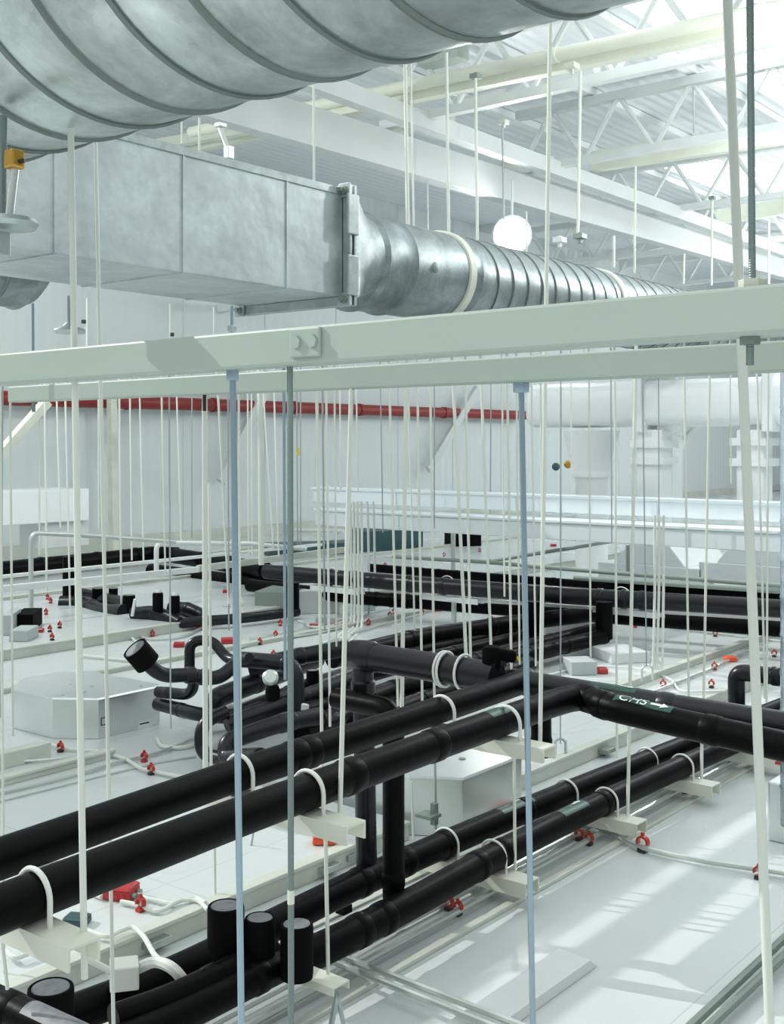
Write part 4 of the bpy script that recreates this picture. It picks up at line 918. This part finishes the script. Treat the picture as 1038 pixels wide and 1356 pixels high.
def jbox(px, py, wpx, hpx, z, label, m='red', ang=0.0, knobs=True, dep=None):
    if z < .25: z = floorz(px, py + hpx * .35) - .002
    p = PZ(px, py + hpx * .35, z); D = depth(p); w = wpx / FPX * D; h = hpx * .62 / FPX * D; dp_ = dep or w * .8
    t = thing('junction_box', label, 'junction box', p, 'small junction boxes on the floor')
    ux = Vector((math.cos(ANG - math.pi / 2 + ang), math.sin(ANG - math.pi / 2 + ang), 0)); uy = Vector((-ux.y, ux.x, 0)); q = MB()
    def P(a, b, c): return p + ux * a + uy * b + Vector((0, 0, c))
    q.hexa([P(-w / 2, 0, .004), P(w / 2, 0, .004), P(w / 2, dp_, .004), P(-w / 2, dp_, .004), P(-w * .48, .0, h * .75), P(w * .48, .0, h * .75), P(w * .48, dp_, h * .75), P(-w * .48, dp_, h * .75)])
    q.build('box_body', m, t, False, bevel=min(.008, w * .06))
    q = MB(); q.hexa([P(-w * .5, -.004, h * .75), P(w * .5, -.004, h * .75), P(w * .5, dp_ + .004, h * .75), P(-w * .5, dp_ + .004, h * .75), P(-w * .44, .01, h), P(w * .44, .01, h), P(w * .44, dp_ - .01, h), P(-w * .44, dp_ - .01, h)]); q.build('lid', m, t, False, bevel=min(.005, w * .04))
    if knobs:
        for k in (.25, .7):
            q = MB(); q.cyl(P(w / 2, dp_ * k, h * .4), P(w / 2 + w * .13, dp_ * k, h * .4), h * .2, 10); q.build('cable_gland', 'bolt', t)
        for k in (-.3, -.05, .2):
            q = MB(); a_, b_ = P(w * k, -.003, h * .15), P(w * (k + .13), .002, h * .55); q.hexa([P(w * k, -.003, h * .15), P(w * (k + .13), -.003, h * .15), P(w * (k + .13), .001, h * .15), P(w * k, .001, h * .15), P(w * k, -.003, h * .55), P(w * (k + .13), -.003, h * .55), P(w * (k + .13), .001, h * .55), P(w * k, .001, h * .55)]); q.build('side_tab', m, t, False)
    return t
t = jbox(153, 1184, 41, 31, .101, 'red junction box with white mark on the panel at lower left', 'red', -.25)
p = parent_world(t); q = MB()
for dx in (-.02, .012): q.bar(p + Vector((dx + .05, .035, .083)), p + Vector((dx + .06, .07, .083)), .012, .002)
q.build('white_mark', 'ink', t, False)
jbox(429, 1113, 31, 22, .101, 'bright orange junction box on the panel edge left of the risers', 'orange', .05)
jbox(704, 1080, 34, 14, .003, 'long red box lying between the two black floor pipes', 'red', .45, False)
jbox(96, 1222, 32, 20, .101, 'dark blue grey box on the panel under the left bracket', 'teal', -.2, False)
jbox(152, 836, 13, 18, .101, 'red junction box far left right of the cream rod', 'red', 0, False)
jbox(236, 854, 14, 11, .101, 'red junction box left of the upside down U pipe', 'red')
jbox(264, 831, 8, 9, .101, 'small red junction box below the twisted black pipe', 'red', 0, False)
jbox(299, 783, 9, 7, .101, 'small red junction box far back left of the left blue rod', 'red', 0, False)
jbox(51, 835, 11, 9, .101, 'red junction box beside the black case at left', 'red', 0, False)
jbox(303, 849, 20, 12, .101, 'red junction box half hidden behind the left blue rod', 'red', .2, False)
jbox(258, 853, 9, 7, .101, 'small red junction box right of the upside down U pipe', 'red', 0, False)
jbox(415, 829, 12, 8, .101, 'orange brown box right of the dark threaded rod', 'redc', 0, False)
jbox(579, 807, 10, 9, .101, 'red junction box far back right of the paired cream rods', 'red', 0, False)
jbox(526, 797, 6, 7, .101, 'tiny red junction box far back right of the cable bundle', 'red', 0, False)
jbox(799, 889, 13, 12, .101, 'dark red box joined to the grey box right of the right blue rod', 'red', 0, False, .12)
jbox(969, 873, 15, 12, .101, 'orange junction box in the gully left of the thick cream rod', 'orange', .1)
jbox(413, 880, 10, 8, .35, 'bright red cap box behind the capped stub in the cluster', 'red', 0, False)
jbox(443, 828, 10, 6, .101, 'dark red box far back left of the cable bundle', 'red', 0, False)
jbox(733, 722, 8, 5, .2, 'small red box on the rear platform right of the right blue rod', 'red', 0, False)
# ivory box lower left
p = PZ(165, 1314, .275); ux, uy = Vector((.8, -.6, 0)), Vector((.6, .8, 0)); q = MB(); w_, d_, h_ = .10, .10, .085
q.hexa([p - ux * w_ / 2, p + ux * w_ / 2, p + ux * w_ / 2 + uy * d_, p - ux * w_ / 2 + uy * d_] + [v + Vector((0, 0, h_)) for v in (p - ux * w_ / 2, p + ux * w_ / 2, p + ux * w_ / 2 + uy * d_, p - ux * w_ / 2 + uy * d_)])
tag(q.build('actuator_box', 'ivory', smooth=False, bevel=.006), 'ivory plastic box with a white flexible conduit at lower left', 'box')
p = PZ(455, 1213, .03); q = MB(); q.box(p, p + Vector((.06, .05, .035))); tag(q.build('rubber_block', 'blackm', smooth=False), 'small black block between the two floor pipes', 'block')
for (px, py, lb) in ((700, 1011, 'left'), (804, 1000, 'right')):
    p = PZ(px, py, .03); q = MB(); q.box(p, p + Vector((.14, .07, .03))); tag(q.build('floor_clip', 'greyg', smooth=False, bevel=.004), 'dark flat floor clip beside the gully at right, %s one' % lb, 'clip')
for (px, py, lb) in ((430, 1160, 'right'), (462, 1142, 'far right'), (197, 1262, 'left')):
    p = PZ(px, py, .03); q = MB(); q.box(p, p + Vector((.13, .06, .03))); tag(q.build('floor_clip', 'galvf', smooth=False, bevel=.004), 'grey flat floor clip under the panel edge, %s one' % lb, 'clip')
# sensors on the far wall at right
for (px, py, d, m_, lb) in ((736, 618, 14.5, 'teal', 'small dark sensor knob hanging left of the round duct drop'), (752, 615, 14.5, 'brass', 'small brass gauge fixed to the round duct drop')):
    p = PD(px, py, d); q = MB(); q.lathe(p, (EYE - p).normalized(), [(-.06, .02), (-.02, .05), (.03, .05), (.05, .03)], 14); tag(q.build('gauge', m_), lb, 'gauge')
# ================================================================== rods
RN = {}
def rod(xt, yt, xb, yb, w, X=None, d=None, m='rod', name='hanger_rod', label=None, zt=None, dt=None):
    if X is not None:
        B = PX(xb, yb, X); A = PX(xt, yt, X)
    else:
        B = PD(xb, yb, d); A = PD(xt, yt, dt or d)
    if zt is not None:
        k = (zt - A.z) / (A.z - B.z); A = A + (A - B) * k
    if B.z < .002: k = (.002 - B.z) / (A.z - B.z); B = B + (A - B) * k
    r = w / 2 / FPX * depth((A + B) / 2); q = MB(); q.tube([A, B], r, 10)
    o = q.build(name, m)
    return tag(o, label, 'rod', 'hanger rods'), A, B, r
def nut(parent_lbl, p, r, h, m, label):
    q = MB(); q.lathe(p, (0, 0, 1), [(0, r), (h * .1, r * 1.06), (h, r * 1.06)], 6); return tag(q.build('hex_nut', m), label, 'nut')
# --- prominent rods
Xf = 1.58
o, A, B, r = rod(308, 492, 320, 1390, 9.2, X=Xf, m='blue', label='blue zinc rod hanging from the front beam, left one of the two blue rods', zt=FBz0(PX(308, 492, Xf).y))
nut(0, Vector((A.x, A.y, A.z - .02)), .013, .02, 'blue', 'hex nut at the top of the left blue rod')
o, A, B, r = rod(384, 490, 385.5, 1390, 8.6, X=Xf, m='dark', label='dark green grey threaded rod hanging from the front beam joint', zt=FBz0(PX(384, 492, Xf).y))
q = MB(); p_ = B.lerp(A, (1356 - 1163) / 866.0); q.tube([p_ - Vector((0, 0, .012)), p_ + Vector((0, 0, .014))], r * 1.12, 10); tag(q.build('rod_tape', 'cream'), 'band of yellowed tape round the dark threaded rod', 'tape')
o, A, B, r = rod(993, 0, 996, 372, 9.5, X=Xf, m='dark', label='dark threaded rod standing on top of the front beam at right', zt=2.93)
nut(0, Vector((B.x, B.y, FBz1(B.y))), .018, .012, 'cream', 'rusty washer nut where the threaded rod meets the front beam')
t = thing('hex_bolt', 'grey green hex bolt under the front beam at right', 'bolt', (B.x, B.y, FBz0(B.y))); bx = PX(993, 450, Xf); FB0 = FBz0(bx.y)
q = MB(); q.lathe((bx.x, bx.y, FB0 - .0115), (0, 0, 1), [(0, .014), (.0115, .014)], 6); q.build('bolt_head', 'bolt', t)
q = MB(); q.tube([(bx.x, bx.y, FB0 - .04), (bx.x, bx.y, FB0 - .0115)], .0055, 12); q.build('bolt_shank', 'dark', t)
rod(963, 0, 1020, 1380, 13, d=2.02, m='rod', label='thick cream rod slanting down the right side, in front of the second beam', zt=3.02)
o, A, B, r = rod(690, 512, 706, 1390, 8.0, X=2.73, m='blue', label='blue zinc rod hanging from the second beam, right one of the two blue rods', zt=SBz0(PX(690, 512, 2.73).y))
nut(0, Vector((A.x, A.y, A.z - .028)), .022, .028, 'blue', 'hex nut at the top of the right blue rod')
rod(94, 190, 112, 1296, 9.0, d=2.50, dt=2.62, label='cream rod at left hanging from the overhead duct down to the bracket', zt=2.93)
rod(131, 400, 151, 1390, 5.2, d=3.5, label='slim cream rod right of the cream rod with the bracket, passing between pipes', zt=HB[4.5] if False else 3.4)
o, A, B, r = rod(271, 527, 272, 1018, 7.5, X=2.73, label='cream rod with a black bolt on top, left of the left blue rod', zt=SBz0(PX(271, 527, 2.73).y))
q = MB(); q.tube([Vector((A.x - .012, A.y - .012, A.z - .055)), Vector((A.x - .012, A.y - .012, A.z))], .0065, 10); tag(q.build('black_bolt', 'black_bolt'), 'black bolt at the top of the cream rod left of the blue rod', 'bolt')
rod(277, 640, 279.5, 1016, 4, d=4.05, label='thin cream rod touching the right side of the black bolted cream rod')
o, A, B, r = rod(465, 519, 450, 1080, 6.5, d=3.34, dt=3.56, label='slanted cream rod with a black bolt on top, ending at the middle bracket', zt=SBz0(PX(465, 519, 2.73).y))
q = MB(); q.tube([A - Vector((.0, .0, .05)), A], .0075, 10); tag(q.build('black_bolt', 'black_bolt'), 'black bolt at the top of the slanted cream rod', 'bolt')
rod(729, -10, 715, 988, 5.6, d=4.15, label='long cream rod crossing the round duct and ending at the right bracket')
rod(344.5, 520, 346, 748, 8, d=13, m='rod', label='thick white rod between the left blue rod and the dark rod, ending at the rail', zt=3.15)
rod(537.5, 520, 532, 944, 5.5, X=4.53, label='cream rod in the middle, straight and thickest between dark rod and right blue rod', zt=HB[4.5])
q = MB(); p_ = PX(178, 528, 0); 
p_ = PX(44.5, 537, 2.73); q = MB(); q.tube([Vector((p_.x, p_.y, SBz0(p_.y) - .04)), Vector((p_.x, p_.y, SBz0(p_.y)))], .007, 10); tag(q.build('hex_bolt', 'bolt'), 'grey bolt under the left end of the second beam', 'bolt')
# rods in the lower part
rod(431, 1104, 434.5, 1290, 5.5, d=depth(PZ(425, 1293, .22)), label='slim cream rod standing on the bracket plate below the orange box')
rod(427, 1010, 427.5, 1072, 4, d=4.6, label='short piece of rod seen between the front pipes left of the slanted rod')
for (x, y0, y1, zb, nm) in ((681, 985, 1152, zF, 'nearest'), (832, 960, 1080, zF, 'middle'), (929, 960, 1030, zF, 'farthest')):
    pass
for (xt, yt, xb, yb, ref, nm) in ((680.5, 985, 682, 1152, 653, 'nearest'), (605 / 4 + 778, 940, 929, 1030, 903, 'farthest')):
    dd_ = depth(PZ(xb, yb, .13)); rod(xt, yt, xb, yb, 4.2, d=dd_, label='thin cream rod holding the %s bracket of the floor pipes' % nm)
rod(841.5, 505, 831, 1082, 4.6, d=depth(PZ(831, 1080, .13)), label='cream rod leaning left to the middle floor bracket, right of the right blue rod', zt=2.75)
rod(582 / 4 * 0 + 284, 1115, 285, 1190, 3.6, d=5.4, label='thin rod piece standing on the panel left of the left blue rod below the pipes')
rod(544 / 4 * 0 + 545, 1035, 547, 1112, 3, d=5.9, label='thin cream rod in front of the left side of the middle unit')
rod(576, 1010, 577, 1098, 3.4, d=6.0, m='rodg', label='thin zinc rod with a clamp in front of the middle unit')
p_ = PD(575, 1079, 5.98); q = MB(); q.box(p_ - Vector((.07, .03, .008)), p_ + Vector((.02, .07, .008))); q.box(p_ - Vector((.015, .015, .05)), p_ + Vector((.015, .015, .06))); tag(q.build('rod_clamp', 'greyg', smooth=False), 'grey rod clamp in front of the middle unit', 'clamp')
rod(2, 1240, 10, 1310, 5, d=3.3, label='short cream rod at the left edge under the bracket')
rod(1, 640, 6, 1350, 3.5, d=4.6, m='rod', label='thin cream rod along the left edge', zt=2.6)
# --- thin rods, one interval after another (x_top, x_bottom, y_bottom, width, X of hanger beam, material)
LM = [(100, 'left of the cream rod with the bracket'), (141, 'between the two cream rods at left'), (271, 'between slim cream and black bolted rods'), (311, 'between black bolted and left blue rods'),
      (344, 'between left blue and thick white rods'), (384, 'between thick white and dark rods'), (462, 'between dark and slanted cream rods'), (537, 'between slanted and straight cream rods'),
      (692, 'between straight cream and right blue rods'), (840, 'between right blue and leaning rods'), (990, 'between leaning and thick cream rods'), (1040, 'right of the thick cream rod')]
ROD = [(3.5, 1, 950, 2, 4.5, 'rodg'), (13.5, 17, 975, 3, 4.5, 'rod'), (53, 52, 735, 2.2, 8.6, 'rod'), (59, 62, 782, 2.8, 8.6, 'rod'), (75, 80, 699, 2.4, 8.6, 'rod'), (86.5, 93, 812, 2.6, 8.6, 'rod'),
       (130, 130.5, 700, 1.8, 11.2, 'rod'), (158, 161, 822, 2.8, 8.6, 'rod'), (172, 174.5, 742, 2.4, 11.2, 'rod'), (185, 190, 742, 2.2, 11.2, 'rod'), (214, 219, 762, 2.4, 8.6, 'rod'), (224, 226, 965, 2.2, 4.5, 'rodg'), (234, 240, 722, 2.2, 11.2, 'rod'), (254, 254, 712, 1.6, 11.2, 'rodg'),
       (289, 303, 800, 3, 8.6, 'rod'), (302, 303, 835, 2.2, 8.6, 'rodg'), (316, 319, 1010, 3.2, 4.5, 'rod'), (328, 329, 735, 2.2, 11.2, 'rod'), (333, 334, 735, 2.2, 11.2, 'rod'), (349, 362, 727, 2.4, 11.2, 'rod'), (363, 369, 737, 2.4, 11.2, 'rod'), (376, 377.5, 900, 4, 4.5, 'blue'),
       (393, 394, 722, 1.8, 11.2, 'rodg'), (398, 398, 722, 1.8, 11.2, 'rodg'), (419.5, 426, 972, 4.4, 4.5, 'rod'), (427, 430, 835, 2.6, 8.6, 'rodg'), (432, 437, 962, 3.4, 4.5, 'rod'), (443, 445.5, 856, 2.6, 6.5, 'rod'), (450, 451, 650, 2, 11.2, 'rod'),
       (472, 474, 650, 2, 11.2, 'rod'), (504, 507, 705, 1.8, 11.2, 'rodg'), (516, 527, 935, 3.4, 4.5, 'rod'),
       (541, 549, 835, 2.6, 8.6, 'rod'), (553, 559, 928, 3.4, 4.5, 'rod'), (570, 575, 922, 3.4, 4.5, 'rod'), (575, 575, 700, 1.8, 11.2, 'rodg'), (601, 619, 910, 4.6, 4.5, 'rod'), (617, 623, 872, 3.6, 6.5, 'rod'), (638, 650, 858, 3.8, 4.5, 'rod'), (650, 649, 700, 1.6, 14.6, 'rodg'), (665, 668, 790, 2.4, 8.6, 'rod'), (672, 677, 888, 3.4, 6.5, 'rod'), (684, 688, 880, 2.6, 6.5, 'rod'),
       (704, 709.5, 882, 2.6, 6.5, 'rod'), (716, 718, 840, 2.2, 8.6, 'rod'), (742.5, 742, 985, 2.0, 4.5, 'rodg'), (756, 757, 655, 1.8, 11.2, 'rod'), (780, 782, 870, 2.6, 6.5, 'rod'), (809, 810, 720, 1.8, 11.2, 'rodg'), (814, 817, 1004, 3.2, 4.5, 'rod'),
       (851, 856, 882, 1.8, 6.5, 'rodg'), (872, 872.5, 690, 1.6, 11.2, 'rodg'), (906.5, 912, 926, 3.0, 6.5, 'rod'), (939, 931, 958, 3.4, 4.5, 'rod'), (967, 968, 640, 1.8, 11.2, 'rod'),
       (1003, 1013, 925, 3.0, 6.5, 'rod'), (1017, 1015, 930, 3.0, 6.5, 'rod')]
cnt = {}
for (xt, xb, yb, w, X, mm) in ROD:
    xm = (xt + xb) / 2 if abs(xt - xb) < 8 else xt
    lm = next(s for lim, s in LM if xm < lim); cnt[lm] = cnt.get(lm, 0) + 1
    RN[(xt, xb)] = (lm, cnt[lm])
tot = cnt
for (xt, xb, yb, w, X, mm) in ROD:
    lm, i = RN[(xt, xb)]; col = {'rod': 'thin white rod', 'rodg': 'thin grey rod', 'blue': 'slim blue grey rod'}[mm]
    lab = '%s, %s from left %s' % (col, ORD[i - 1], lm) if tot[lm] > 1 else '%s hanging alone %s' % (col, lm)
    rod(xt, 528, xb, yb, w, X=X + .03, m=mm, label=lab, zt=HB[X])
# rods seen above the beams
for (xt, yt, xb, yb, w, d, lab, mm) in (
    (536, 70, 540, 302, 5, 12.2, 'white rod above the round duct, first right of the big duct', 'rod'), (543.5, 68, 548, 302, 2.6, 12.6, 'thin white rod right behind the first rod above the round duct', 'rod'),
    (591, 70, 594, 312, 4.2, 13.2, 'white rod under the pale green box bracket', 'rod'), (629.5, 104, 632, 318, 4, 13.5, 'white rod hanging from the dark rod clamp', 'rod'),
    (665, 164, 667, 290, 2.6, 17, 'thin dark rod coming down onto the bright lamp', 'rodg'), (768.5, 94, 765, 312, 4.2, 13.8, 'white rod with the hook bracket above the round duct', 'rod'),
    (841.5, 220, 840, 362, 2.8, 16, 'thin white rod above the round duct, left of three thin ones at right', 'rod'), (943, 264, 942, 378, 2.8, 20, 'thin white rod reaching the front beam under the small dark clamp', 'rod'),
    (906, 336, 905, 376, 2.6, 20, 'short thin rod above the end of the round duct', 'rod'), (813, 312, 813, 354, 2.8, 17, 'short thin rod left above the round duct end', 'rod'), (1018, 292, 1018, 376, 3, 18, 'thin white rod at the right edge above the front beam', 'rod'),
    (917, 76, 919, 176, 1.8, 18.5, 'very thin rod hanging under the brace at upper right', 'rodg'), (415, 98, 416, 240, 3.0, 9.8, 'white rod behind the square duct just below the big duct', 'rod'), (240.5, 140, 241, 190, 2.4, 11, 'thin white rod above the square duct, left of two', 'rod'), (264, 156, 264, 205, 2.8, 11, 'thin white rod above the square duct, right of two', 'rod'),
    (566, 240, 567, 310, 2, 15, 'thin rod behind the round duct collar', 'rodg'), (697, 280, 697, 335, 2.4, 16, 'short thin rod just right of the lamp', 'rod'),
    (43.5, 402, 44, 470, 3.6, 7.8, 'grey blue rod hanging under the square duct at far left', 'blue'), (115, 395, 115, 460, 2, 14, 'thin white rod hanging in the gap under the square duct', 'rod'), (225, 402, 225, 452, 2, 12, 'thin rod with dark blocks under the square duct', 'rod'),
    (307, 405, 307, 440, 3.6, 8.4, 'grey blue rod under the square duct ending at an anchor', 'blue'), (283, 407, 283, 445, 2, 12, 'thin white rod under the square duct left of the anchor', 'rod')):
    rod(xt, yt, xb, yb, w, d=d, m=mm, label=lab)
def block(px, py, wpx, hpx, d, m, label, name='rod_block', cat='block'):
    p = PD(px, py, d); w = wpx / 2 / FPX * d; h = hpx / 2 / FPX * d; q = MB(); q.box(p - Vector((w, w, h)), p + Vector((w, w, h))); return tag(q.build(name, m, smooth=False, bevel=.004), label, cat)
block(111, 426, 5, 5, 14, 'black_bolt', 'black rod block under the square duct at left')
block(228, 443, 4, 5, 12, 'black_bolt', 'black rod block under the square duct near the second thin rod')
block(307, 435, 9, 8, 8.4, 'conduit', 'small zinc anchor at the end of the grey blue rod', 'rod_anchor', 'anchor')
block(303, 202, 10, 16, 11, 'conduit', 'zinc angle bracket standing above the square duct', 'angle_bracket', 'bracket')
block(292, 166, 12, 5, 11.2, 'conduit', 'small zinc clip on the cream beam above the square duct', 'beam_clip', 'clip')
block(394.5, 598, 3.2, 11, 9, 'yellow', 'yellow tag on a thin rod right of the dark rod', 'rod_tag', 'tag')
q = MB(); q.bar(PD(292, 170, 11.1), PD(301, 195, 11.0), .05, .008); tag(q.build('hanger_strap', 'conduit', smooth=False), 'zinc strap between clip and angle bracket above the square duct', 'strap')
# dish lamp hanging below the square duct
p = PD(92, 438, 8.0); t = thing('dish_lamp', 'shallow zinc dish lamp hanging under the square duct at left', 'lamp', p)
q = MB(); q.lathe(p, (0, 0, 1), [(-.02, .05), (-.018, .10), (0, .112), (.012, .10), (.03, .05), (.05, .03), (.06, .02)], 30); q.build('dish', 'conduit', t)
q = MB(); q.tube([p + Vector((0, 0, .05)), p + Vector((0, 0, .24))], .014, 10); q.build('stem', 'rodg', t)
# handwheel valve at the left edge
p = PD(8, 296, 2.5); t = thing('handwheel_valve', 'handwheel valve with brass block hanging at the left edge below the big duct', 'valve', p)
q = MB(); q.lathe(p, (0, 0, 1), [(-.012, .045), (-.010, .062), (0, .068), (.010, .062), (.013, .05), (.006, .035), (.004, .02)], 32); q.build('handwheel', 'galvf', t)
a_ = PD(12, 290, 2.5); b_ = PD(20, 222, 2.5); q = MB(); q.tube([a_, b_], .009, 12); q.build('stem', 'conduit', t)
c_ = PD(19, 212, 2.5); q = MB(); q.box(c_ - Vector((.017, .017, .02)), c_ + Vector((.017, .017, .022))); br_ = q.build('brass_block', 'brass', t, False, bevel=.006)
q = MB(); q.lathe(PD(31, 213, 2.49), RGT, [(-.006, .005), (.003, .005)], 8); q.build('stop_screw', 'black_bolt', br_)
a_ = PD(2, 190, 2.55); b_ = PD(2, 292, 2.55); q = MB(); q.tube([a_ + Vector((0, 0, .06)), b_], .012, 12); q.build('hanger_rod', 'dark', t)
c_ = PD(3, 326, 2.5); q = MB(); q.box(c_ - Vector((.02, .012, .022)), c_ + Vector((.014, .012, .03))); q.build('lower_bracket', 'galvf', t, False, bevel=.003)
# ring hooks on the floor
for (px, py, z, d_, lb) in ((742, 985, 1, 6.3, 'zinc ring hook at the end of the thin rod right of the right blue rod'), (857, 888, 1, 9.6, 'zinc ring hook at the end of the thin rod left of the gully'), (328, 1150, 1, 6.05, 'zinc hook and eye right behind the left blue rod on the panel')):
    p = PD(px, py, d_); q = MB(); r_ = 7 / FPX * d_; hh = 16 / FPX * d_; o_ = RGT
    pts = [p - o_ * r_ - Vector((0, 0, hh * .9))] + [p + o_ * (r_ * math.cos(math.pi - math.pi * k / 10)) + Vector((0, 0, r_ * math.sin(math.pi * k / 10))) for k in range(11)] + [p + o_ * r_ - Vector((0, 0, hh * .8))]
    q.tube(pts, .0085, 8); tag(q.build('ring_hook', 'conduit'), lb, 'hook')
rod(337, 1095, 328, 1146, 3, d=6.05, m='rodg', label='short zinc hook rod from the front pipes to the floor hook')
# ================================================================== light
SUN = Vector((.55, -1.8, -1.2))
sun_d = bpy.data.lights.new('sun', 'SUN'); sun_d.energy = 1.75; sun_d.angle = math.radians(.22); sun_d.color = (1, .99, .96)
sun = bpy.data.objects.new('sun', sun_d); C.objects.link(sun)
sun.rotation_euler = SUN.to_track_quat('-Z', 'Y').to_euler()
def lamp(p, w, r=.14):  # unseen point lights added to brighten roof, back wall and foil ducts
    ld = bpy.data.lights.new('fill_light', 'POINT'); ld.energy = w; ld.shadow_soft_size = r; ld.color = (.97, 1, .99)
    o = bpy.data.objects.new('fill_light', ld); C.objects.link(o); o.location = p
for p, w in (((11.5, 3.9, 5.8), 150), ((6, 12, 6.2), 420), ((17, 4.5, 5.8), 330), ((25, 6.5, 5.8), 420), ((34, 9, 5.8), 500)):
    lamp(p, w)
wd = bpy.data.worlds.new('world'); bpy.context.scene.world = wd; wd.use_nodes = True
nt = wd.node_tree; bg = nt.nodes['Background']
tc = nt.nodes.new('ShaderNodeTexCoord'); sx = nt.nodes.new('ShaderNodeSeparateXYZ'); mr = nt.nodes.new('ShaderNodeMapRange')
nt.links.new(tc.outputs['Generated'], sx.inputs[0]); nt.links.new(sx.outputs['Z'], mr.inputs['Value'])
mr.inputs['From Min'].default_value = .05; mr.inputs['From Max'].default_value = .6; mr.inputs['To Min'].default_value = .22; mr.inputs['To Max'].default_value = .90
bg.inputs['Color'].default_value = (.93, 1.0, .985, 1); nt.links.new(mr.outputs['Result'], bg.inputs['Strength'])
sc = bpy.context.scene
sc.view_settings.view_transform = 'Standard'; sc.view_settings.look = 'None'; sc.view_settings.exposure = 0.42; sc.view_settings.gamma = 1.0
sc.view_settings.use_curve_mapping = False
sc.cycles.max_bounces = 8; sc.cycles.diffuse_bounces = 5; sc.cycles.glossy_bounces = 4
sc.cycles.use_denoising = True
